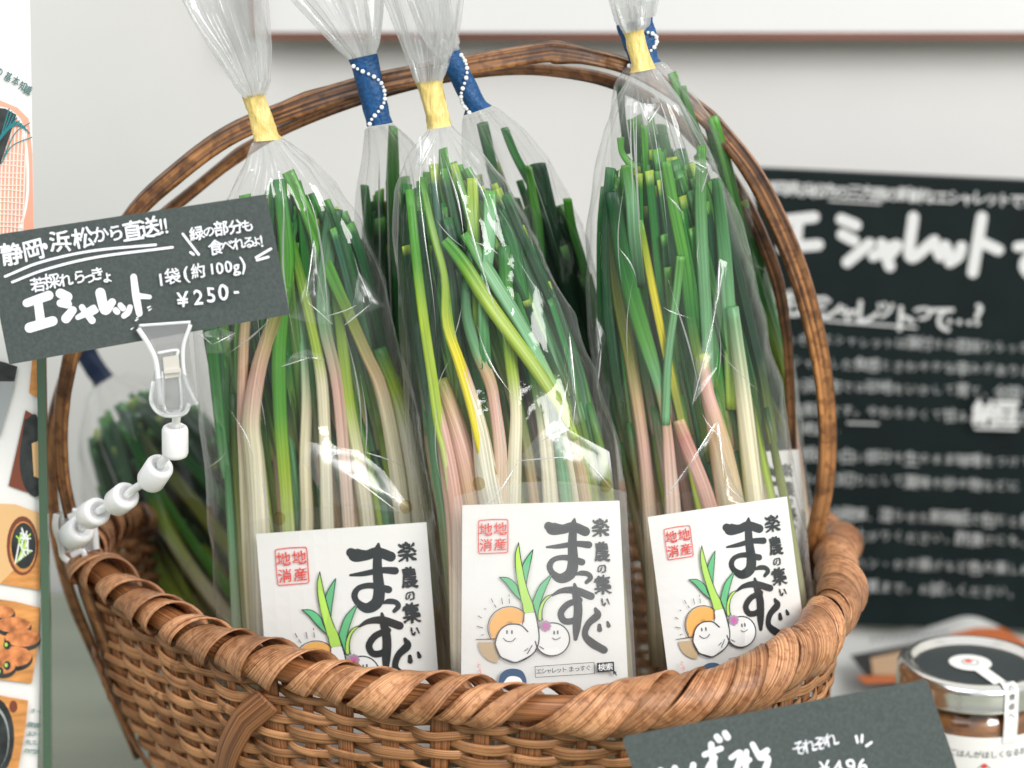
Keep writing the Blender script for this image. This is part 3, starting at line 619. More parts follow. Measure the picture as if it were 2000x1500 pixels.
    p.stroke([(555, 1250, 5), (578, 1232, 5)], 1); p.stroke([(575, 1268, 5), (605, 1210, 5)], 1); p.stroke([(655, 1218, 5), (682, 1235, 5)], 1)
    for q in ((442, 1062, 436, 1048), (450, 1062, 450, 1042), (458, 1062, 464, 1048)): p.stroke([(q[0], q[1], 3), (q[2], q[3], 3)], 1, n=2)
    for k in range(8): a = k * math.pi / 4; p.poly(circ(690 + 24 * math.cos(a), 1076 + 26 * math.sin(a), 14, 0, 340, 10), 7)
    p.poly(circ(690, 1076, 20, 0, 340, 12), 6)
    for k in range(8): a = k * math.pi / 4; p.stroke([(690 + 6 * math.cos(a), 1076 + 6 * math.sin(a), 7), (690 + 26 * math.cos(a), 1076 + 28 * math.sin(a), 6)], 6, n=3)
    p.done('illustration', ml, card)
    if full:
        p.mb = MB(); bx = [(628, 1357), (1018, 1326), (1022, 1404), (634, 1432), (628, 1357)]
        for a, b in zip(bx, bx[1:]): p.stroke([(*a, 3.5), (*b, 3.5)], 0, n=2)
        p.text('エシャレット', 655, 1390, 820, 1377, 42, .004); p.text('まっすぐ', 868, 1373, 980, 1364, 42, .004)
        p.poly([(1036, 1330), (1148, 1320), (1153, 1386), (1041, 1396)], 0); p.text('検索', 1070, 1359, 1118, 1355, 52, .014, 1)
        p.poly([(1142, 1382), (1146, 1412), (1154, 1404), (1164, 1418), (1170, 1412), (1160, 1400), (1168, 1392)], 0)
        for i, ch in enumerate('とろま'): p.char(ch, 258 + i * 6, 1352 + i * 40, 36, 12, .004, 2)
        p.poly([(395, 1450), (405, 1410), (440, 1380), (490, 1372), (540, 1385), (565, 1420), (575, 1455), (560, 1490), (400, 1490)], 3, 36); p.poly([(425, 1470), (455, 1430), (500, 1425), (540, 1445), (545, 1500), (425, 1500)], 4, 24)
        p.done('search_box', [M_line, M_white, M_red, M_navy, M_white], card)
    if sleeve:
        V = []; Fc = []; n = 40; hol = [h for h in sleeve[1:] if h]
        for j in range(n + 1):
            for i in range(n + 1):
                u, v = i / n, j / n; x, y = wp(1095 * lerp(-.06, 1.05, u), lerp(-150, 1480, v)); top = 26 * (2 * u - 1) ** 2
                e = .0012 + .0016 * noise.noise(Vector((u * 2.2 + P0.x * 40, v * 2.6, 1))) + .0007 * noise.noise(Vector((u * 7 + P0.x * 50, v * 5, 2))); V.append(pl.pt(x, y + top * (1 - v), max(.0007, e)))
        Fc = [(j * (n + 1) + i, (j + 1) * (n + 1) + i, (j + 1) * (n + 1) + i + 1, j * (n + 1) + i + 1) for j in range(n) for i in range(n)]
        build('label_sleeve', V, Fc, M_sleeve if sleeve[0] < 1.5 else film('label_sleeve_glare', veil=.17, base=.05, rough=.3, bump=.06), root, None, True, None, [(0, 0, 0)] * len(V))  # diffuse white veil stands in for glare over this label
        for h in hol:
            mb = MB(); V = [pl.pt(h[0] + 12.5 * math.cos(a), h[1] + 13.5 * math.sin(a), .0034) for a in [2 * math.pi * k / 28 for k in range(28)]]; mb.add(V, [tuple(range(28))]); mb.build('punched_hole', M_hole, root, smooth=False)
    return card

LPOS = Vector((.85, -.45, 1.05))
def add_highlight_fold(root, B, q, bend=.12, lift=.0016, m=None):
    """added film facet, turned between eye and window lamp to make a highlight; q = outline"""
    cx = sum(a[0] for a in q) / len(q); cy_ = sum(a[1] for a in q) / len(q); st_ = B.sta(cy_); u = (cx - (st_[0] + st_[2]) / 2) / max(1, (st_[2] - st_[0]) / 2)
    P0 = at(cx, cy_, st_[4] - st_[5] * max(.1, 1 - u * u) ** .5 - lift); h = ((LPOS - P0).normalized() + (CAM - P0).normalized()).normalized()
    h = (h * .8 + Vector((0, -1, 0)) * .2).normalized(); pl = Plane(P0, h); mb = MB(); n = len(q); V = []; rings = 7  # facet added and tilted so the film mirrors the window lamp
    for k in range(rings):
        f = 1 - k / rings
        for x, y in q: V.append(pl.pt(cx + (x - cx) * f, cy_ + (y - cy_) * f, .0020 * (1 - f) + .0007 * noise.noise(Vector(((cx + (x - cx) * f) * .045, (cy_ + (y - cy_) * f) * .045, 1)))))
    V.append(pl.pt(cx, cy_, .0020)); ridge = sorted(range(n), key=lambda i: -((q[i][0] - cx) ** 2 + (q[i][1] - cy_) ** 2))[:3]; Fc = [(k * n + i, k * n + (i + 1) % n, (k + 1) * n + (i + 1) % n, (k + 1) * n + i) for k in range(rings - 1) for i in range(n)] + [((rings - 1) * n + i, (rings - 1) * n + (i + 1) % n, rings * n) for i in range(n)]
    mb.add(V, Fc); fo = mb.build('highlight_fold', m or M_highlight_fold, root); mb = MB()
    for a_ in range(2):   # painted white glints running in from two corners of the fold
        i0 = ridge[a_]; mid_ = V[rings * n].lerp(V[ridge[2]], .35); Pn = crv([tuple(V[i0]), tuple(V[i0].lerp(mid_, .5) + h * .0004), tuple(mid_)], 14); W = [.00030 * (1 - t_ / 14) * (.2 + min(1, t_ / 4)) for t_ in range(14)]
        mb.sweep([Vector(v) for v in Pn], [h] * 14, W, [w_ * .3 for w_ in W], ROUND)
    mb.build('fold_glint', M_glint, fo)
# ------------------------------------------------------------------ front bags (yellow tape)
# A : left
stA = [(520, 1760, 850, 1760, 0.759, 0.002), (500, 1720, 860, 1715, 0.756, 0.01), (448, 1330, 872, 1330, 0.742, 0.019), (424, 1100, 850, 1100, 0.744, 0.021), (408, 950, 832, 950, 0.746, 0.021), (393, 800, 806, 800, 0.749, 0.02), (383, 650, 770, 640, 0.7491, 0.018), (392, 520, 730, 510, 0.7451, 0.016), (438, 405, 682, 405, 0.7433, 0.014), (478, 330, 618, 325, 0.7441, 0.01), (492, 285, 568, 280, 0.7457, 0.006), (497, 269, 543, 264, 0.7469, 0.0038), (480, 195, 516, 187, 0.748, 0.0038), (462, 165, 521, 160, 0.748, 0.007), (420, 100, 522, 95, 0.748, 0.012), (372, 30, 518, 20, 0.748, 0.014), (325, -70, 512, -70, 0.748, 0.014)]
hA = [
 ([(520, 1300, 44), (507, 1030, 40), (497, 900, 38), (490, 820, 36), (505, 720, 30), (530, 640, 28), (556, 560, 26)], .75, [(0, WH), (.45, CR), (.62, PK), (.75, TN), (.9, OL), (1, BG)], .9),
 ([(500, 1300, 26), (486, 1100, 24), (478, 900, 24), (474, 800, 22), (478, 640, 20), (500, 500, 18), (478, 380, 24)], .6, [(0, CR), (.3, CR), (.5, PK), (.65, TN), (.8, MG), (1, BG)], .8),
 ([(580, 1300, 36), (568, 1100, 34), (558, 950, 34), (548, 820, 36), (545, 700, 38), (552, 600, 36), (560, 500, 36), (545, 350, 26)], .7, [(0, WH), (.3, LM), (.45, BG), (.7, BG), (.85, BG), (1, MG)], .4),
 ([(650, 1300, 36), (640, 1040, 32), (636, 900, 28), (630, 760, 28), (618, 680, 26), (600, 600, 24), (570, 480, 24), (535, 380, 30)], .55, [(0, WH), (.45, CR), (.55, LM), (.7, LM), (.85, BG), (1, MG)], .5),
 ([(700, 1300, 34), (680, 1000, 34), (660, 760, 32), (632, 620, 34), (640, 500, 40), (652, 408, 40)], .5, [(0, WH), (.4, PK), (.6, PG), (1, BGn)], .35),
 ([(810, 1300, 40), (790, 1040, 40), (770, 880, 38), (745, 760, 34), (715, 690, 28), (680, 610, 28), (640, 520, 30), (600, 420, 28), (562, 335, 30)], .5, [(0, WH), (.3, CR), (.42, TN), (.58, OL), (.7, BG), (1, BG)], .5),
 ([(740, 1300, 38), (720, 1040, 36), (700, 900, 34), (680, 780, 30), (665, 640, 26), (650, 540, 22)], .35, [(0, WH), (.4, CR), (.6, LM), (1, MG)], .6),
 ([(590, 1300, 36), (600, 1040, 34), (596, 900, 30), (600, 760, 30), (590, 620, 34), (560, 480, 38), (590, 405, 38)], .3, [(0, CR), (.45, CR), (.6, PG), (1, MG)], .35),
 ([(820, 1300, 34), (815, 1040, 36), (800, 900, 36), (775, 780, 34), (740, 680, 28)], .2, [(0, CR), (.6, WH), (.8, LM), (1, MG)], .8)]
ra, BA, rr = make_bag('front left shallot bag with yellow tape, beside the grey price card on the clip', stA, (272, 186), M_tapey, (280, 182), 3, hA, 70, lambda u: 345 + 70 * abs(u), 850)
make_label(ra, [(500, 1043), (833, 1020), (868, 1470), (536, 1500)], at(680, 1170, .7185), Vector((-.10, -1, .14)), full=False, sleeve=(.6, (545, 1013), (793, 990)))
# B : middle
stB = [(880, 1760, 1230, 1760, 0.742, 0.002), (872, 1715, 1238, 1710, 0.738, 0.01), (880, 1330, 1240, 1330, 0.724, 0.018), (850, 1150, 1226, 1130, 0.726, 0.02), (832, 1000, 1214, 1000, 0.728, 0.021), (810, 880, 1200, 880, 0.73, 0.021), (797, 740, 1165, 740, 0.734, 0.02), (788, 600, 1108, 600, 0.7358, 0.018), (780, 470, 1040, 465, 0.7378, 0.016), (783, 370, 988, 360, 0.7406, 0.013), (805, 300, 930, 290, 0.743, 0.01), (832, 262, 888, 255, 0.7462, 0.006), (838, 244, 877, 236, 0.748, 0.004), (816, 166, 862, 160, 0.75, 0.004), (805, 130, 870, 128, 0.75, 0.007), (782, 70, 888, 68, 0.75, 0.012), (755, 0, 900, 0, 0.75, 0.014), (720, -80, 915, -80, 0.75, 0.014)]
hB = [
 ([(1125, 860, 18), (1105, 815, 22), (1050, 725, 30), (960, 600, 32), (905, 515, 30), (868, 468, 22)], .98, [(0, LM), (.15, LM), (.6, LM), (.85, BG), (1, BG)], .5),
 ([(1110, 810, 16), (1060, 710, 24), (1010, 620, 32), (960, 540, 32), (908, 455, 24)], .85, [(0, LM), (.3, PG), (.7, PG), (1, BG)], .4),
 ([(958, 930, 30), (940, 860, 32), (920, 780, 30), (895, 700, 28), (872, 630, 24), (868, 540, 18), (845, 450, 18), (825, 356, 14)], .9, [(0, YL), (.45, YL), (.62, LM), (1, BG)], .5),
 ([(985, 1300, 48), (972, 1060, 50), (950, 930, 42), (935, 830, 30), (905, 730, 24), (880, 650, 18), (868, 540, 16)], .8, [(0, WH), (.35, WH), (.55, CR), (.7, PK), (.85, LM), (1, MG)], .95),
 ([(900, 1300, 40), (893, 1060, 38), (880, 940, 34), (865, 850, 26), (850, 780, 20)], .85, [(0, CR), (.4, PK), (.8, PK), (1, LM)], .95),
 ([(945, 1300, 56), (930, 1060, 56), (905, 900, 50), (880, 800, 36), (860, 740, 28)], .55, [(0, CR), (.35, TN), (.55, PK), (.8, TN), (1, OL)], .9),
 ([(1010, 1300, 40), (1003, 1040, 38), (1005, 900, 34), (1008, 800, 28), (998, 700, 30), (990, 600, 30), (985, 480, 28)], .7, [(0, WH), (.5, CR), (.62, LM), (.8, BG), (1, MG)], .7),
 ([(975, 1060, 30), (978, 900, 30), (966, 790, 26), (955, 740, 28), (930, 680, 28), (910, 600, 24), (920, 480, 20)], .75, [(0, CR), (.3, PK), (.55, TN), (.65, PG), (1, BGn)], .7),
 ([(900, 1100, 26), (875, 900, 28), (858, 830, 28), (845, 740, 26), (830, 640, 24), (815, 520, 22), (800, 370, 20)], .95, [(0, CR), (.3, LM), (.7, LM), (.85, BG), (1, BG)], .5),
 ([(940, 700, 24), (930, 560, 30), (925, 450, 30), (922, 348, 24)], .6, [(0, LM), (.4, BG), (1, LM)], .35),
 ([(950, 720, 26), (945, 600, 28), (955, 480, 30), (957, 372, 28)], .8, [(0, MG), (.5, PG), (.85, PG), (1, BG)], .35),
 ([(1080, 1300, 40), (1078, 1040, 40), (1070, 900, 36), (1055, 780, 32), (1030, 650, 34), (1000, 480, 32), (960, 400, 26)], .4, [(0, WH), (.4, CR), (.55, BG), (.75, MG), (1, DG)], .45),
 ([(1150, 1300, 40), (1140, 1040, 40), (1120, 900, 36), (1090, 760, 32), (1050, 620, 34), (1000, 470, 34)], .25, [(0, WH), (.4, CR), (.6, PG), (1, DG)], .5),
 ([(890, 560, 24), (888, 440, 34), (872, 360, 32), (865, 290, 24)], .2, [(0, DG), (.5, MG), (1, BG)], .3)]
rb, BB, rr = make_bag('front middle shallot bag with yellow tape and the whole label showing', stB, (247, 159), M_tapey, (255, 154), 11, hB, 70, lambda u: 305 + 60 * abs(u), 830)
make_label(rb, [(903, 987), (1210, 978), (1230, 1400), (900, 1410)], at(1060, 1150, .6985), Vector((0, -1, .14)), full=True, sleeve=(1.7, (935, 945), (1183, 948)))
# C : right
stC = [(1280, 1760, 1560, 1760, 0.756, 0.002), (1262, 1715, 1580, 1710, 0.752, 0.01), (1262, 1330, 1592, 1300, 0.746, 0.018), (1240, 1150, 1580, 1150, 0.746, 0.02), (1212, 1000, 1560, 1000, 0.748, 0.021), (1185, 880, 1540, 880, 0.75, 0.021), (1162, 740, 1518, 740, 0.753, 0.02), (1152, 600, 1482, 600, 0.7517, 0.018), (1158, 440, 1440, 440, 0.7481, 0.016), (1178, 310, 1388, 310, 0.7452, 0.013), (1207, 200, 1325, 200, 0.746, 0.01), (1228, 155, 1290, 148, 0.749, 0.006), (1236, 134, 1272, 124, 0.751, 0.0038), (1222, 72, 1256, 62, 0.753, 0.0038), (1214, 50, 1262, 48, 0.753, 0.006), (1200, 10, 1266, 10, 0.753, 0.009), (1180, -60, 1280, -60, 0.753, 0.012)]
hC = [
 ([(1322, 1300, 40), (1316, 1040, 40), (1308, 900, 30), (1302, 830, 24), (1290, 760, 28), (1265, 680, 36), (1235, 580, 40), (1212, 480, 38), (1195, 374, 34)], .9, [(0, WH), (.3, PK), (.42, TN), (.52, PG), (.65, BG), (.8, MG), (1, DG)], .55),
 ([(1385, 1060, 26), (1362, 960, 26), (1345, 880, 24), (1322, 780, 22), (1295, 660, 20), (1270, 540, 18), (1250, 430, 14)], .85, [(0, LM), (.3, OL), (.5, OL), (.65, YL), (.8, YL), (1, BG)], .5),
 ([(1400, 1040, 36), (1375, 960, 34), (1345, 880, 30), (1325, 820, 24)], .8, [(0, PK), (.5, PK), (.8, RD), (1, TN)], .95),
 ([(1440, 1300, 60), (1432, 1040, 56), (1412, 900, 48), (1395, 820, 34), (1380, 760, 26), (1372, 690, 22)], .75, [(0, CR), (.5, TN), (.7, PK), (.9, PK), (1, LM)], .95),
 ([(1378, 760, 20), (1352, 640, 28), (1338, 520, 30), (1315, 400, 26), (1300, 315, 22)], .8, [(0, OL), (.3, MG), (.6, BG), (1, BG)], .45),
 ([(1300, 830, 22), (1305, 700, 24), (1318, 600, 22), (1330, 500, 20)], .95, [(0, PG), (.5, PG), (1, BG)], .5),
 ([(1385, 800, 24), (1380, 640, 28), (1372, 500, 28), (1368, 380, 26), (1370, 284, 22)], .6, [(0, PG), (.5, PG), (1, BG)], .45),
 ([(1285, 1300, 40), (1272, 1040, 38), (1262, 920, 32), (1250, 820, 30), (1232, 700, 32), (1208, 560, 36), (1200, 420, 36)], .5, [(0, CR), (.4, PK), (.55, TN), (.7, OL), (1, DG)], .6),
 ([(1250, 560, 26), (1238, 460, 30), (1232, 380, 26), (1222, 322, 22)], .9, [(0, DG), (.6, PG), (1, BG)], .4),
 ([(1265, 420, 18), (1262, 330, 16), (1258, 245, 16)], .4, [(0, MG), (1, BG)], .4), ([(1240, 330, 18), (1216, 300, 16), (1212, 268, 16)], .5, [(0, BG), (1, BG)], .5),
 ([(1430, 800, 30), (1425, 640, 32), (1415, 500, 32), (1400, 350, 26)], .3, [(0, LM), (.4, PG), (1, MG)], .4),
 ([(1500, 1300, 44), (1480, 1040, 42), (1465, 900, 36), (1450, 760, 30), (1430, 600, 26)], .45, [(0, WH), (.4, CR), (.7, CR), (1, PG)], .8)]
rc, BC, rr = make_bag('front right shallot bag with yellow tape, nearest the chalkboard', stC, (137, 61), M_tapey, (145, 56), 23, hC, 70, lambda u: 285 + 60 * abs(u), 850)
make_label(rc, [(1265, 1010), (1537, 970), (1588, 1360), (1316, 1400)], at(1420, 1150, .7145), Vector((.22, -1, .14)), full=True, sleeve=(1.1, None, None))
def curveq(pts, n=28): return crv(list(pts) + [pts[0]], n)[:-1]
for q in ([(613, 468), (626, 520), (640, 580), (650, 634), (608, 632), (568, 620), (590, 575), (606, 520)], [(549, 716), (575, 690), (600, 682), (628, 695), (634, 704), (590, 706)], [(700, 530), (735, 575), (753, 598), (710, 612), (672, 636), (690, 590)],
          [(600, 862), (640, 870), (700, 880), (750, 920), (800, 990), (780, 1002), (700, 990), (640, 985), (590, 900)], [(388, 652), (430, 640), (460, 650), (440, 690), (400, 690)]): add_highlight_fold(ra, BA, q)
for q in ([(1083, 822), (1130, 850), (1190, 882), (1200, 960), (1140, 952), (1060, 938), (1010, 900), (1050, 850)], [(1112, 650), (1122, 720), (1135, 820), (1118, 836), (1108, 760)], [(935, 1000), (985, 940), (1010, 905), (1000, 930), (965, 985)], [(820, 262), (850, 270), (842, 330), (815, 350), (800, 330)]): add_highlight_fold(rb, BB, q)
for q in ([(1345, 312), (1375, 310), (1405, 322), (1385, 345), (1370, 376), (1355, 345)], [(1405, 505), (1420, 512), (1410, 620), (1400, 720), (1352, 792), (1360, 700), (1388, 620)], [(1402, 820), (1412, 880), (1440, 960), (1462, 990), (1410, 985), (1395, 930), (1398, 870)], [(1400, 822), (1380, 880), (1340, 930), (1300, 972), (1330, 925), (1370, 870)],
          [(1165, 620), (1185, 660), (1172, 700), (1166, 760), (1158, 690)], [(1250, 200), (1290, 205), (1285, 250), (1262, 262), (1248, 240)]): add_highlight_fold(rc, BC, q)
# ------------------------------------------------------------------ back bags (blue tape)
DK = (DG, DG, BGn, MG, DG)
stD = [(640, 1760, 900, 1760, 0.808, 0.002), (630, 1700, 910, 1700, 0.806, 0.01), (640, 1300, 900, 1300, 0.796, 0.016), (640, 1000, 890, 1000, 0.796, 0.018), (660, 800, 885, 800, 0.798, 0.018), (680, 600, 880, 600, 0.794, 0.017), (698, 470, 850, 470, 0.7868, 0.016), (702, 370, 835, 370, 0.7768, 0.013), (712, 300, 815, 290, 0.7668, 0.009), (716, 255, 775, 248, 0.7591, 0.005), (720, 238, 760, 230, 0.757, 0.0038), (686, 120, 734, 108, 0.757, 0.004), (665, 95, 738, 80, 0.757, 0.006), (615, 40, 742, 30, 0.757, 0.01), (560, -20, 745, -30, 0.757, 0.013), (520, -80, 750, -80, 0.757, 0.013)]
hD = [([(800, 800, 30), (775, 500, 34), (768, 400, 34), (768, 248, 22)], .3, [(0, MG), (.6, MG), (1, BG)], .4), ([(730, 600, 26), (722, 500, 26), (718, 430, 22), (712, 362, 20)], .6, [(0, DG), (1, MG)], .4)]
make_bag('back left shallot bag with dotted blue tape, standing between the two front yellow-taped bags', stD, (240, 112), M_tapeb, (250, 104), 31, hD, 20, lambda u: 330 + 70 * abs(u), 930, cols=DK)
stE = [(960, 1760, 1230, 1760, 0.806, 0.002), (950, 1700, 1240, 1700, 0.804, 0.01), (960, 1300, 1230, 1300, 0.794, 0.016), (960, 1000, 1225, 1000, 0.794, 0.018), (950, 800, 1205, 800, 0.796, 0.018), (940, 600, 1175, 600, 0.7924, 0.017), (925, 450, 1128, 440, 0.7849, 0.016), (912, 345, 1078, 330, 0.7771, 0.013), (905, 280, 1020, 255, 0.7676, 0.009), (905, 232, 968, 210, 0.761, 0.005), (912, 213, 948, 198, 0.759, 0.0038), (866, 128, 893, 95, 0.758, 0.004), (850, 110, 890, 78, 0.758, 0.005), (820, 60, 880, 40, 0.758, 0.008), (790, -20, 870, -30, 0.758, 0.01)]
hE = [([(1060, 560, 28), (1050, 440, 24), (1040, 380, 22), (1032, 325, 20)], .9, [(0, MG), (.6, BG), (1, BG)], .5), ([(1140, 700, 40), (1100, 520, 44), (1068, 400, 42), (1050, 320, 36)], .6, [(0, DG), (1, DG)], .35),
      ([(1060, 400, 22), (1010, 310, 20), (985, 250, 18)], .5, [(0, MG), (1, MG)], .5), ([(1165, 640, 26), (1140, 520, 22), (1118, 445, 20), (1108, 388, 20)], .7, [(0, MG), (1, BG)], .5), ([(980, 420, 28), (960, 320, 30), (942, 240, 26)], .4, [(0, BGn), (1, MG)], .4)]
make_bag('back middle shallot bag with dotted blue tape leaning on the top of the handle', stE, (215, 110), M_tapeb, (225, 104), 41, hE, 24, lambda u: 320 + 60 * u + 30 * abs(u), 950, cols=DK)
stF = [(1360, 1760, 1590, 1760, 0.822, 0.002), (1350, 1700, 1600, 1700, 0.82, 0.01), (1370, 1300, 1592, 1300, 0.804, 0.014), (1350, 1000, 1578, 1000, 0.806, 0.016), (1310, 800, 1556, 800, 0.807, 0.016), (1280, 640, 1528, 640, 0.8041, 0.016), (1240, 470, 1490, 480, 0.794, 0.015), (1205, 330, 1445, 340, 0.7822, 0.013), (1202, 230, 1395, 245, 0.772, 0.01), (1205, 165, 1330, 160, 0.766, 0.007), (1225, 132, 1292, 120, 0.764, 0.005), (1232, 122, 1282, 106, 0.764, 0.004), (1210, 55, 1276, 38, 0.764, 0.004), (1205, 35, 1276, 20, 0.764, 0.006), (1190, -20, 1285, -30, 0.764, 0.009), (1180, -60, 1290, -60, 0.764, 0.01)]
hF = [([(1572, 1100, 44), (1560, 950, 40), (1548, 830, 28), (1538, 750, 26), (1500, 620, 30), (1450, 460, 34), (1420, 330, 30), (1392, 228, 24)], .8, [(0, CR), (.25, PK), (.36, YL), (.45, LM), (.6, MG), (1, BG)], .5),
      ([(1530, 740, 22), (1490, 600, 24), (1440, 440, 26), (1400, 300, 22), (1385, 250, 20)], .5, [(0, LM), (.3, PG), (1, PG)], .4), ([(1400, 330, 20), (1345, 230, 20), (1312, 142, 20)], .4, [(0, PG), (1, BG)], .5), ([(1380, 300, 16), (1345, 210, 16), (1334, 168, 14)], .6, [(0, MG), (1, BG)], .5),
      ([(1225, 300, 18), (1215, 220, 18), (1212, 165, 20)], .3, [(0, DG), (1, DG)], .5), ([(1560, 980, 20), (1540, 860, 24), (1480, 740, 28), (1440, 560, 26)], .4, [(0, TN), (.4, LM), (1, PG)], .5)]
rf, BF, rr = make_bag('back right shallot bag with blue tape, tucked behind the front right one', stF, (126, 42), M_tapeb, (134, 34), 53, hF, 20, lambda u: 215 + 110 * (u + .4) if u > -.4 else 215, 930, cols=(MG, BG, PG, MG))
make_label(rf, [(1345, 892), (1560, 878), (1592, 1200), (1385, 1215)], at(1480, 1000, .783), Vector((.08, -1, .12)), full=False)

# G : dark bag lying back on the left; built upright in its own stations, then leaned over
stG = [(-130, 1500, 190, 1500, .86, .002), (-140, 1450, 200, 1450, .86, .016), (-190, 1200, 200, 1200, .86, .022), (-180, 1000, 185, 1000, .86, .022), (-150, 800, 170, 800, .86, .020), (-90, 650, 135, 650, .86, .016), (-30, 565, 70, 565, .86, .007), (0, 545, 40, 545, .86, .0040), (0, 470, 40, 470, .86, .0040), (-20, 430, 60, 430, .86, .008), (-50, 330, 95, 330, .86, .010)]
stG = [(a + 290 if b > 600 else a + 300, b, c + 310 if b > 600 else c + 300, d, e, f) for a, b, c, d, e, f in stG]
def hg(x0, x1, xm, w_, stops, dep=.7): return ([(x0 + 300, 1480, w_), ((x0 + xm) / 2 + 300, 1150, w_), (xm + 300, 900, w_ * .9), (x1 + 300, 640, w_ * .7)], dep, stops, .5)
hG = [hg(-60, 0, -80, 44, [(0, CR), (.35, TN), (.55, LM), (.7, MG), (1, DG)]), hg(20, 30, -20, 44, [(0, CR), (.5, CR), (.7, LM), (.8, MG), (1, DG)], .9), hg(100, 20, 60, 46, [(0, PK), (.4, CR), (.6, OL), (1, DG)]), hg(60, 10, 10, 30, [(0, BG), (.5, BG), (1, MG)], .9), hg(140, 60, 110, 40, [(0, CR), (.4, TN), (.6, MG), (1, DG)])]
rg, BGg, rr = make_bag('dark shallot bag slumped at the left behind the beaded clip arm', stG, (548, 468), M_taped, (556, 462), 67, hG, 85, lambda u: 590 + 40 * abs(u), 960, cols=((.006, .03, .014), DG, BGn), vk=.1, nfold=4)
# lean it: pivot near its base, clockwise lean to the left as seen from the front
piv = at(330, 1350, .86); tgt = at(640, 1432, .864)
Mx = Matrix.Translation(tgt) @ Matrix.Rotation(math.radians(-33), 4, 'Y') @ Matrix.Rotation(math.radians(-6), 4, 'X') @ Matrix.Translation(-piv) @ Matrix.Translation(rg.location)
rg.rotation_euler = Mx.to_euler(); rg.location = Mx.to_translation()

# ================================================================== grey price card on its clip holder
cp = Plane(at(300, 560, .688), Vector((-.10, -1, .10)))
def card(name, label, q4, pl, write, thick=.0006):
    V = [pl.pt(*q) for q in q4]; m_ = len(V)
    V2 = [v - pl.N * thick for v in V]
    mb = MB(); mb.add(V + V2, [tuple(range(m_)), tuple(range(m_, 2 * m_))[::-1]] + [(i, i + m_, (i + 1) % m_ + m_, (i + 1) % m_) for i in range(m_)])
    c = sum(V, Vector()) / m_; root = thing(name, label, 'price card', c); mb.build('card', M_card, root, smooth=False); p = Pen(pl); write(p); p.done('handwriting', M_ink, root); return root
def w1(p):
    # large エシャレット
    ST(p, [[(52, 592, 16), (95, 577, 19)], [(74, 588, 17), (80, 632, 18)], [(58, 640, 20), (103, 627, 19)], [(118, 573, 19), (132, 580, 19)], [(118, 592, 15), (132, 594, 17)], [(129, 622, 19), (142, 606, 16)],
           [(152, 620, 10), (184, 604, 18), (176, 612, 12)], [(160, 600, 12), (167, 610, 12), (180, 626, 14)], [(196, 572, 20), (205, 606, 18), (219, 590, 15)], [(226, 606, 12), (229, 609, 12)], [(235, 596, 11), (240, 602, 12)], [(254, 600, 11), (250, 610, 12), (242, 617, 11)],
           [(261, 541, 13), (266, 580, 15), (272, 612, 13)], [(270, 578, 12), (292, 580, 9)]])
    ST(p, [[(10, 540), (80, 512), (180, 490), (304, 478)], [(24, 551), (90, 526), (190, 502), (337, 483)], [(357, 457), (388, 497)], [(372, 493), (378, 497)], [(500, 503), (529, 486)], [(502, 508), (524, 502)]], 5.2)
    rot = -10
    for ch, x, y, z, b in (('静', 23, 496, 46, .028), ('岡', 64, 487, 44, .024), ('・', 88, 481, 42, .05), ('浜', 117, 471, 44, .024), ('松', 162, 464, 44, .022), ('か', 196, 458, 36, .022), ('ら', 226, 454, 34, .024), ('直', 258, 451, 42, .024), ('送', 292, 444, 42, .024), ('!', 315, 441, 40, .02), ('!', 324, 440, 40, .02)):
        p.char(ch, x, y, z, rot + R.uniform(-4, 4), b, wob=2.5)
    for ch, x, y, z in (('若', 74, 556, 30), ('採', 101, 549, 32), ('れ', 128, 546, 28), ('ら', 155, 540, 28), ('っ', 175, 541, 26), ('き', 190, 534, 28), ('ょ', 209, 540, 26)): p.char(ch, x, y, z, -8, .03, wob=2)
    for ch, x, y, z in (('緑', 384, 456, 30), ('の', 408, 452, 24), ('部', 432, 446, 30), ('分', 460, 443, 30), ('も', 483, 440, 26), ('食', 421, 483, 31), ('べ', 444, 479, 26), ('れ', 466, 475, 26), ('る', 486, 472, 24), ('よ', 500, 471, 20), ('!', 511, 470, 30)): p.char(ch, x, y, z, -9, .024, wob=2)
    for ch, x, y, z in (('1', 314, 547, 34), ('袋', 337, 539, 32), ('(', 363, 533, 36), ('約', 387, 529, 30), ('1', 414, 526, 30), ('0', 429, 523, 32), ('0', 446, 520, 32), ('g', 461, 520, 32), (')', 474, 514, 38)): p.char(ch, x, y, z, -9, .02, wob=2)
    for ch, x, y, z in (('¥', 357, 585, 40), ('2', 387, 581, 40), ('5', 412, 576, 42), ('0', 436, 570, 44), ('-', 461, 566, 40)): p.char(ch, x, y, z, -6, .018, wob=2)
    for x, y, d in ((289, 601, 6), (291, 606, 5), (265, 626, 5), (267, 621, 4), (256, 643, 4)): p.stroke([(x, y, d * .6), (x + 5, y - 3, d * .3)])
card('price_card', 'grey card of white handwriting priced ¥250, held up by the clear clip', [(-32, 462), (516, 380), (520, 382), (566, 614), (18, 712)], cp, w1)

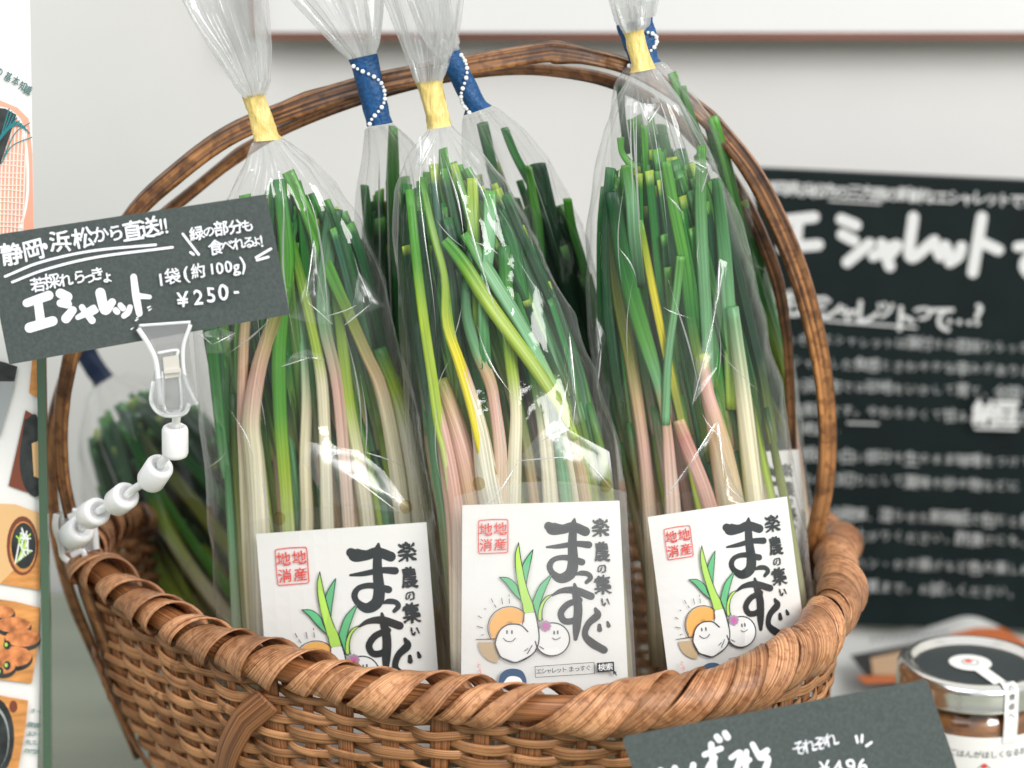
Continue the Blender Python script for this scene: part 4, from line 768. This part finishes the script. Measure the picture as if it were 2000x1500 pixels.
ch_ = thing('card_clip_holder', 'clear plastic card clip on an arm of white beads clamped to the basket handle', 'clip holder', at(142, 1050, .755))
def slab(mb, q, pl, e0, e1, m=0):
    V = [pl.pt(x, y, e0) for x, y in q] + [pl.pt(x, y, e1) for x, y in q]; n = len(q)
    mb.add(V, [tuple(range(n)), tuple(range(n, 2 * n))[::-1]] + [(i, (i + 1) % n, (i + 1) % n + n, i + n) for i in range(n)], m)
mb = MB(); slab(mb, [(268, 640), (276, 633), (372, 628), (376, 636), (362, 690), (366, 740), (380, 790), (366, 792), (352, 700), (350, 668), (304, 676), (312, 700), (322, 790), (308, 792), (300, 700), (292, 674)], cp, .0010, .0024)
slab(mb, [(304, 676), (350, 668), (356, 800), (318, 805)], cp, .0010, .0020); slab(mb, [(300, 742), (322, 736), (322, 800), (356, 797), (356, 730), (368, 734), (386, 784), (374, 792), (358, 808), (318, 810), (296, 786)], cp, .0026, .0036); mb.build('jaw', M_acr, ch_, smooth=False)
mb = MB(); slab(mb, [(284, 648), (368, 642), (372, 690), (384, 782), (372, 790), (352, 795), (312, 798), (300, 780), (298, 745), (305, 700)], cp, -.0016, -.0028); mb.build('jaw', M_acr, ch_, smooth=False)
mb = MB()
for q, wd in (([(270, 642), (292, 676), (306, 712), (314, 790)], .0011), ([(372, 634), (358, 680), (362, 740), (384, 790)], .0008), ([(300, 745), (296, 786), (318, 810), (358, 808), (370, 788)], .0009), ([(308, 690), (345, 684), (346, 694)], .0006), ([(318, 725), (322, 800), (354, 798), (350, 720)], .0006), ([(272, 636), (372, 629)], .0006)):
    C = crv(q, 16); P = [cp.pt(x, y, .0022) for x, y in C]; mb.sweep(P, [cp.N] * 16, [wd * .8] * 16, [wd * .8] * 16, ROUND)
M_rib = mat('clear_plastic_rib', (.88, .89, .89), .15, trans=.2); mb.build('rib', M_rib, ch_)
mb = MB(); slab(mb, [(318, 698), (349, 693), (352, 735), (322, 740)], cp, .0026, .0031); slab(mb, [(320, 722), (353, 719), (354, 727), (321, 730)], cp, .0030, .0042); mb.build('spring', mat('spring_band', (.8, .76, .68), .3, metal=.4), ch_, smooth=False)
bd = [(342, 862, .694, 0), (303, 925, .706, 0), (237, 975, .718, 0), (182, 1003, .730, 0), (150, 1040, .744, 0)]
cen = [at(b[0], b[1], b[2]) for b in bd]; ax = [at(352, 812, .67) - cen[0]] + [cen[i - 1] - cen[i + 1] if i < 4 else cen[3] - cen[4] for i in range(1, 5)]
ax = [Vector((.05, -.1, 1)), at(330, 880, .70) - at(276, 962, .712), at(268, 950, .708) - at(205, 1000, .728), at(225, 985, .715) - at(145, 1025, .745), at(185, 1010, .735) - at(115, 1068, .755)]
for i, c in enumerate(cen):
    r = [.0042, .0047, .0047, .0048, .0050][i]; h = .0054; a_ = ax[i].normalized()
    pr = [(0, -h), (r * .7, -h), (r * .92, -h + .0006), (r, -h + .0016), (r, h - .0016), (r * .92, h - .0006), (r * .72, h), (r * .58, h - .0003), (r * .45, h - .0016), (0, h - .0018)]
    mb = MB(); mb.rev(c, a_, pr, 0, 36); b = mb.build('bead', M_bead, ch_)
    nxt = cen[i - 1] if i else at(345, 805, .690)
    P = [c + a_ * (h - .0014), (c + nxt) / 2 if i else lerp(c, nxt, .75), (nxt - ax[i - 1].normalized() * .0045) if i else nxt]
    mb = MB(); mb.sweep([Vector(x) for x in crv([tuple(x) for x in P], 8)], [Vector((0, -1, .2))] * 8, [.0014] * 8, [.0014] * 8, ROUND); mb.build('joint', M_rib, b)
kp = Plane(at(145, 1040, .757), Vector((0, -1, .1)))
mb = MB()
slab(mb, [(108, 1002), (122, 998), (122, 1015), (134, 1012), (160, 1030), (182, 1035), (188, 1072), (172, 1078), (160, 1068), (140, 1082), (125, 1078), (118, 1050)], kp, -.0005, .0009)
for q in ([(110, 1005), (108, 1030), (118, 1062), (122, 1086), (134, 1096)], [(180, 1008), (186, 1040), (188, 1072)], [(134, 1010), (150, 1006), (170, 1018)], [(140, 1085), (160, 1076), (166, 1090), (160, 1098)], [(170, 1000), (142, 998)]):
    C = crv(q, 12); mb.sweep([kp.pt(x, y, .001) for x, y in C], [kp.N] * 12, [.0011] * 12, [.0011] * 12, ROUND, 1)
mb.build('clamp', [M_acr, M_rib], ch_, smooth=False)

# ================================================================== lower right: second card
c2 = Plane(at(1550, 1420, .622), Vector((.05, -1, .18)))
def w2(p):
    ST(p, [[(1290, 1506, 14), (1284, 1560, 14)], [(1318, 1500, 12), (1332, 1540, 12)], [(1354, 1494, 12), (1350, 1520, 12)], [(1376, 1474, 11), (1408, 1462, 11)], [(1389, 1454, 12), (1394, 1500, 13)], [(1396, 1480, 12), (1384, 1500, 13)],
           [(1400, 1439, 12), (1405, 1445, 13)], [(1416, 1432, 12), (1421, 1440, 13)], [(1428, 1480, 10), (1446, 1470, 11), (1440, 1500, 12), (1430, 1510, 11)], [(1444, 1472, 11), (1452, 1490, 12), (1464, 1484, 10)], [(1458, 1468, 10), (1456, 1505, 12)], [(1470, 1454, 11), (1482, 1476, 12)], [(1498, 1466, 12), (1484, 1478, 14), (1500, 1482, 12), (1492, 1510, 14)]])
    for ch, x, y, z in (('そ', 1560, 1461, 30), ('れ', 1580, 1456, 30), ('ぞ', 1602, 1452, 30), ('れ', 1622, 1444, 30)): p.char(ch, x, y, z, -10, .012, wob=3)
    ST(p, [[(1672, 1438), (1675, 1450)], [(1684, 1436), (1683, 1449)], [(1692, 1457), (1702, 1450)]], 5)
    for ch, x, y, z in (('¥', 1611, 1500, 38), ('4', 1636, 1500, 40), ('9', 1662, 1497, 42), ('6', 1685, 1496, 44)): p.char(ch, x, y, z, -8, .014, wob=2)
pc2 = card('price_card', 'grey card of white handwriting propped in front of the basket beside the jar', [(1216, 1446), (1222, 1438), (1806, 1328), (1812, 1331), (1895, 1578), (1300, 1690)], c2, w2)
q = c2.pt(1560, 1640, -.0008); mb = MB(); mb.box((q.x, q.y + .003, q.z / 2 + .005), (.012, 0, 0), (0, .0012, 0), (0, 0, q.z / 2 + .004)); mb.box((q.x, q.y, .0015), (.02, 0, 0), (0, .016, 0), (0, 0, .0014)); mb.build('stand', M_acr, pc2, smooth=False)

# ================================================================== jar
Yj = .78; jc = at(1902, 1293, Yj); zt = jc.z; jr = .0278; jx, jy = jc.x, jc.y
jar = thing('jam_jar', 'glass jar of brown paste with a silver lid, white paper label and paper seal', 'jar', (jx, jy, 0)); o = Vector((jx, jy, 0))
mb = MB(); mb.rev(o, (0, 0, 1), [(.001, zt - .0012), (.0120, zt - .0012), (.0205, zt - .0012)], 1, 64, False)
mb.rev(o, (0, 0, 1), [(.0205, zt - .0012), (.0218, zt - .001), (.0228, zt + .0006), (.0242, zt + .001), (.0262, zt + .0004), (.0277, zt - .0012), (jr, zt - .003), (jr, zt - .0078), (jr + .0004, zt - .0086), (jr - .0003, zt - .0094), (jr - .002, zt - .0094)], 0, 96, False); mb.build('lid', [M_metal, M_lidtop], jar)
mb = MB(); mb.rev(o, (0, 0, 1), [(.0, .002), (jr - .0035, .002), (jr - .002, .004), (jr - .0018, zt - .0145), (jr - .004, zt - .0120), (0, zt - .0120)], 0, 64, False); mb.build('paste', M_jam, jar)
mb = MB(); mb.rev(o, (0, 0, 1), [(.01, .0003), (jr - .002, .0005), (jr - .0004, .003), (jr - .0002, zt - .016), (jr - .0016, zt - .0125), (jr - .003, zt - .0105), (jr - .003, zt - .009)], 0, 64, False); mb.build('glass', M_jarglass, jar)
def cyl(mb, r, z0, z1, a0, a1, m=0, n=40):
    V = []; 
    for z in (z0, z1):
        for i in range(n + 1): a = lerp(a0, a1, i / n); V.append(o + Vector((math.sin(a) * r, -math.cos(a) * r, z)))
    mb.add(V, [(i, i + 1, n + 2 + i, n + 1 + i) for i in range(n)], m)
mb = MB(); cyl(mb, jr + .0002, .008, zt - .0178, -2.4, 2.4); lab = mb.build('paper_label', M_paper, jar)
def jchar(mb, ch, a, z, size, m=0, rot=0, bold=0):
    V, Fc = glyph(ch, bold); c_, s_ = math.cos(rot), math.sin(rot); W_ = []
    for v in V:
        x, y = (v.x - .5) * size, (v.y - .38) * size; x, y = x * c_ - y * s_, x * s_ + y * c_; aa = a + x / jr
        W_.append(o + Vector((math.sin(aa) * (jr + .0004), -math.cos(aa) * (jr + .0004), z + y)))
    mb.add(W_, Fc, m)
mb = MB()
for i, ch in enumerate('ごはんがほしくなるおいしい'): jchar(mb, ch, -.42 + i * .105, zt - .0243, .0030)
for i, ch in enumerate('あまからみそだれ'): jchar(mb, ch, -.33 + i * .125, zt - .0370, .0038)
def jcirc(mb, a, z, r, m, fill=True):
    q = [(a + r * math.cos(t) / jr, z + r * math.sin(t)) for t in [2 * math.pi * k / 20 for k in range(20)]]; P = [o + Vector((math.sin(x) * (jr + .0005), -math.cos(x) * (jr + .0005), y)) for x, y in q]
    if fill: mb.add([v + (v - o).normalized() * .0001 for v in P], [tuple(range(20))], m)
    else: mb.sweep(P + [P[0]], [(v - o).normalized() for v in P + [P[0]]], [.00012] * 21, [.0001] * 21, ROUND[::2], m)
jcirc(mb, -.01, zt - .0307, .0024, 0, False); jcirc(mb, -.01, zt - .0287, .0010, 1)
mb.build('printing', [M_line, M_red], lab)
# seal: round sticker on the lid with a tail over its edge
mb = MB(); sd = Vector((.30, -.95, 0)).normalized(); sn = Vector((-sd.y, sd.x, 0))
mb.rev(o + Vector((-.001, .0015, zt - .0008)), (0, 0, 1), [(.0, 0), (.0078, 0)], 0, 40, False)
prof = [(.005, -.0007), (.015, -.0006), (.0205, -.0004), (.0235, .0014), (.0262, .0010), (.0279, -.001), (.0281, -.004), (.0283, -.0088), (.0286, -.011), (.0284, -.0200)]
C = crv(prof, 40); V = []
for r, z in C: c = o + sd * r + Vector((0, 0, zt + z)); V += [c - sn * .0028, c + sn * .0028]
mb.add(V, [(2 * i, 2 * i + 1, 2 * i + 3, 2 * i + 2) for i in range(39)]); seal = mb.build('paper_seal', M_paper, jar)
mb = MB()
for ch, k in (('い', 14), ('の', 19), ('食', 24), ('卓', 28), ('へ', 32)):
    r, z = C[k]; r2, z2 = C[k + 1]; dn = (sd * (r2 - r) + Vector((0, 0, z2 - z))).normalized(); c = o + sd * r + Vector((0, 0, zt + z)); nn = (-sn).cross(-dn) * -1
    nn = sn.cross(dn).normalized(); nn = nn if nn.dot(sd + Vector((0, 0, 1))) > 0 else -nn
    g, Fc = glyph(ch, .006); mb.add([c + nn * .0002 + sn * ((v.x - .5) * .0027) - dn * ((v.y - .38) * .0027) for v in g], Fc)
cc = o + Vector((-.001, .0015, zt - .0006)); mb.rev(cc + Vector((-.0004, .001, 0)), (0, 0, 1), [(.0, 0), (.0014, 0)], 1, 16, False)
P = [cc + Vector((.0030 * math.cos(a), .0030 * math.sin(a), .0001)) for a in [2 * math.pi * k / 24 for k in range(25)]]; mb.sweep(P, [Vector((0, 0, 1))] * 25, [.00014] * 25, [.00006] * 25, ROUND[::2], 0)
mb.build('printing', [M_line, M_red], seal)

# ================================================================== folded leaflet lying behind the jar
lf = thing('recipe_leaflet', 'printed recipe leaflet curling on the table behind the jar', 'leaflet', atz(1800, 1330, 0))
M_lf = mat('leaflet_paper', (.62, .62, .59), .6)
def sheet(pts_l, pts_r, n=30, zf=None, m=M_lf, name='sheet', parent=lf, e=0):
    A_ = crv(pts_l, n); B_ = crv(pts_r, n); V = []; k = 14
    for a_, b_ in zip(A_, B_):
        for j in range(k + 1):
            q = Vector(a_).lerp(Vector(b_), j / k); V.append(q + Vector((0, 0, .004 * math.sin(j / k * math.pi) + e)))
    mb = MB(); mb.add(V, [(i * (k + 1) + j, i * (k + 1) + j + 1, (i + 1) * (k + 1) + j + 1, (i + 1) * (k + 1) + j) for i in range(n - 1) for j in range(k)]); return mb.build(name, m, parent)
T3 = lambda x, y, z: tuple(atz(x, y, z))
sheet([T3(1620, 1215, .01), T3(1740, 1232, .006), T3(1830, 1205, .014), T3(1890, 1196, .018), T3(1940, 1212, .014), T3(1990, 1240, .006), T3(2080, 1245, .002)], [T3(1560, 1420, .001), T3(1700, 1400, .001), T3(1800, 1395, .002), T3(1880, 1390, .003), T3(1960, 1390, .002), T3(2050, 1380, .001), T3(2150, 1380, .001)])
lp = MB()
def flat(q, z, m): lp.add([atz(x, y, z) for x, y in q], [tuple(range(len(q)))], m)
flat([(1905, 1226), (1960, 1226), (2015, 1262), (2080, 1300), (2080, 1330), (1980, 1320), (1850, 1240)], .021, 0)
flat([(1660, 1280), (1780, 1258), (1860, 1250), (1850, 1330), (1700, 1330)], .0185, 1)
flat([(1700, 1285), (1760, 1272), (1770, 1318), (1705, 1318)], .0195, 2); flat([(1670, 1320), (1790, 1318), (1770, 1332), (1690, 1336)], .0205, 0)
for i in range(12):
    x = 1700 + i * 13; flat([(x, 1246 - i * 1.4), (x + 8, 1245 - i * 1.4), (x + 8, 1254 - i * 1.4), (x, 1255 - i * 1.4)], .0215, 3)
lp.build('printed_pictures', [mat('print_orange', (.5, .14, .045), .6), mat('print_dark', (.035, .035, .035), .6), mat('print_bun', (.5, .33, .2), .6), mat('print_grey', (.28, .29, .29), .6)], lf, smooth=False)

# ================================================================== left: leaflet stand
ls = thing('leaflet_stand', 'upright recipe poster of food photographs in a clear green-edged stand at the far left', 'poster stand', atz(20, 1560, 0))
lpn = Plane(at(40, 1000, .742), Vector((.12, -1, .06)))
P4 = [(-420, -140), (56, -140), (66, 440), (76, 760), (80, 1100), (78, 1330), (62, 1860), (-420, 1860)]
mb = MB(); V = [lpn.pt(x, y, 0) for x, y in P4]; mb.add(V + [v - lpn.N * .0005 for v in V], [tuple(range(8)), tuple(range(8, 16))[::-1]] + [(i, (i + 1) % 8, (i + 1) % 8 + 8, i + 8) for i in range(8)]); mb.build('poster', M_paper, ls, smooth=False)
p = Pen(lpn)
pm = [vary(mat('print_salmon', (.80, .36, .25), .5), (60, 60, 20), amt=.1), mat('print_cream', (.78, .70, .62), .5), mat('print_teal', (.02, .20, .22), .5), vary(mat('print_blackish', (.03, .035, .035), .5), (200, 200, 200), amt=.6), vary(mat('print_wood', (.62, .27, .08), .5), (90, 90, 400), amt=.3),
      mat('print_amber', (.75, .47, .22), .5), vary(mat('print_meat', (.62, .22, .08), .45), (260, 260, 260), amt=.6, detail=3), mat('print_steel', (.35, .37, .37), .4), M_lime, mat('print_brownred', (.20, .055, .03), .5), mat('print_text', (.08, .17, .17), .5), mat('print_white', (.82, .82, .8), .5)]
p.poly([(-60, 192), (0, 196), (34, 210), (56, 232), (63, 300), (66, 452), (-60, 470)], 0)
p.poly([(-60, 205), (0, 208), (26, 218), (46, 245), (55, 300), (56, 380), (44, 440), (30, 470), (-60, 480)], 11, 36)
p.poly([(-60, 212), (0, 214), (22, 222), (40, 245), (50, 300), (51, 380), (40, 435), (24, 470), (-60, 480)], 0, 36)
for i in range(9):
    x = -14 + i * 7.5; p.stroke([(x + 6, 250), (x + 2, 340), (x - 2, 460)], 1, 3.2)
for j in range(14):
    y = 300 + j * 12; p.stroke([(-20, y), (10, y + (2 if j % 2 else -2)), (46, y + 2)], 1, 2.0)
p.poly([(-60, 205), (10, 212), (32, 224), (20, 262), (0, 322), (-60, 330)], 3)
for i in range(9): p.stroke([(-20 + i * 3, 300 - i * 5), (0 + i * 4, 270 - i * 4), (18 + i * 5, 212 + i * 6)], 2, 2.2)
p.stroke([(2, 320), (24, 285), (62, 268)], 2, 2); p.stroke([(8, 306), (30, 260), (58, 240)], 2, 2)
for ch, x, y in (('の', -1, 140), ('基', 16, 150), ('本', 31, 158), ('知', 45, 168), ('識', 55, 176)): p.char(ch, x, y, 20, 24, .02, 10, sx=.72)
p.done('basket_picture', pm, ls); p.mb = MB()
p.poly([(-60, 690), (10, 708), (34, 716), (26, 760), (0, 852), (-60, 860)], 7); p.poly([(-60, 690), (10, 708), (34, 716), (28, 745), (0, 745), (-60, 745)], 3)
p.poly([(63, 700), (76, 700), (77, 778), (57, 768)], 4)
p.poly([(50, 801), (74, 815), (79, 970), (17, 949)], 9); p.poly([(48, 820), (74, 818), (78, 960), (50, 955), (38, 900)], 3, 24); p.poly([(62, 866), (78, 860), (78, 935), (66, 930)], 5)
p.poly([(-40, 982), (30, 985), (79, 1003), (78, 1153), (0, 1140), (-40, 1136)], 5); p.poly([(40, 1100), (78, 1050), (78, 1153), (0, 1140)], 4)
cq = lambda x, y, a, b, n=24: [(x + a * math.cos(2 * math.pi * i / n), y + b * math.sin(2 * math.pi * i / n)) for i in range(n)]
p.poly(cq(44, 1066, 31, 58), 9); p.poly(cq(45, 1068, 26, 50), 4); p.poly(cq(46, 1066, 24, 45), 3)
for i in range(9): p.stroke([(30 + i * 4, 1100 - i * 3), (40 + R.uniform(-8, 14), 1060 + R.uniform(-15, 15)), (44 + R.uniform(-12, 16), 1030 + R.uniform(-5, 25))], [11, 8, 11][i % 3], 3)
p.poly([(-40, 1165), (30, 1175), (78, 1187), (74, 1260), (62, 1335), (-40, 1322)], 4); 
for (x, y, a, b) in ((6, 1195, 22, 12), (26, 1220, 34, 15), (44, 1246, 34, 17), (28, 1282, 34, 20), (6, 1300, 24, 16)): p.poly(cq(x, y + 5, a + 2, b + 4), 3); p.poly(cq(x, y, a, b), 6)
for x, y in ((14, 1260), (14, 1300), (0, 1312)): p.poly(cq(x, y, 7, 9), 3); p.poly(cq(x - 2, y - 1, 3, 4), 8)
p.poly([(-40, 1350), (20, 1362), (55, 1368), (50, 1420), (36, 1500), (10, 1600), (-40, 1600)], 4); p.poly(cq(-12, 1440, 40, 78), 3); p.poly(cq(-14, 1442, 32, 64), 7); p.poly(cq(-14, 1446, 30, 60), 3); p.poly(cq(26, 1380, 8, 12), 9)
for i, s_ in enumerate(('オー', '豚の甘辛', '上にチー', 'をしてい', 'のせて焼')): p.text(s_, 62 - i * 2.5 + (3 if i == 0 else 0), 1388 + i * 17 + (0 if i == 0 else 10), 76 - i * 1.0, 1390 + i * 17 + (0 if i == 0 else 10), 11, .015, 10)
p.done('food_pictures', pm, ls)
mb = MB(); e4 = [(74, 600), (80, 1000), (86, 1300), (88, 1860)]
C = crv(e4, 20); P = [lpn.pt(x + 6, y, .001) for x, y in C]; mb.sweep(P, [lpn.N] * 20, [.0014] * 20, [.0030] * 20, [(1, 1), (-1, 1), (-1, -1), (1, -1)]); mb.build('clear_edge', M_green_glass, ls, smooth=False)
mb = MB(); q = lpn.pt(0, 1830, 0); mb.box((q.x - .03, q.y + .02, .004), (.05, 0, 0), (0, .03, 0), (0, 0, .0038)); mb.build('stand_base', M_acr, ls, smooth=False)
bpy.data.objects.remove(FO)
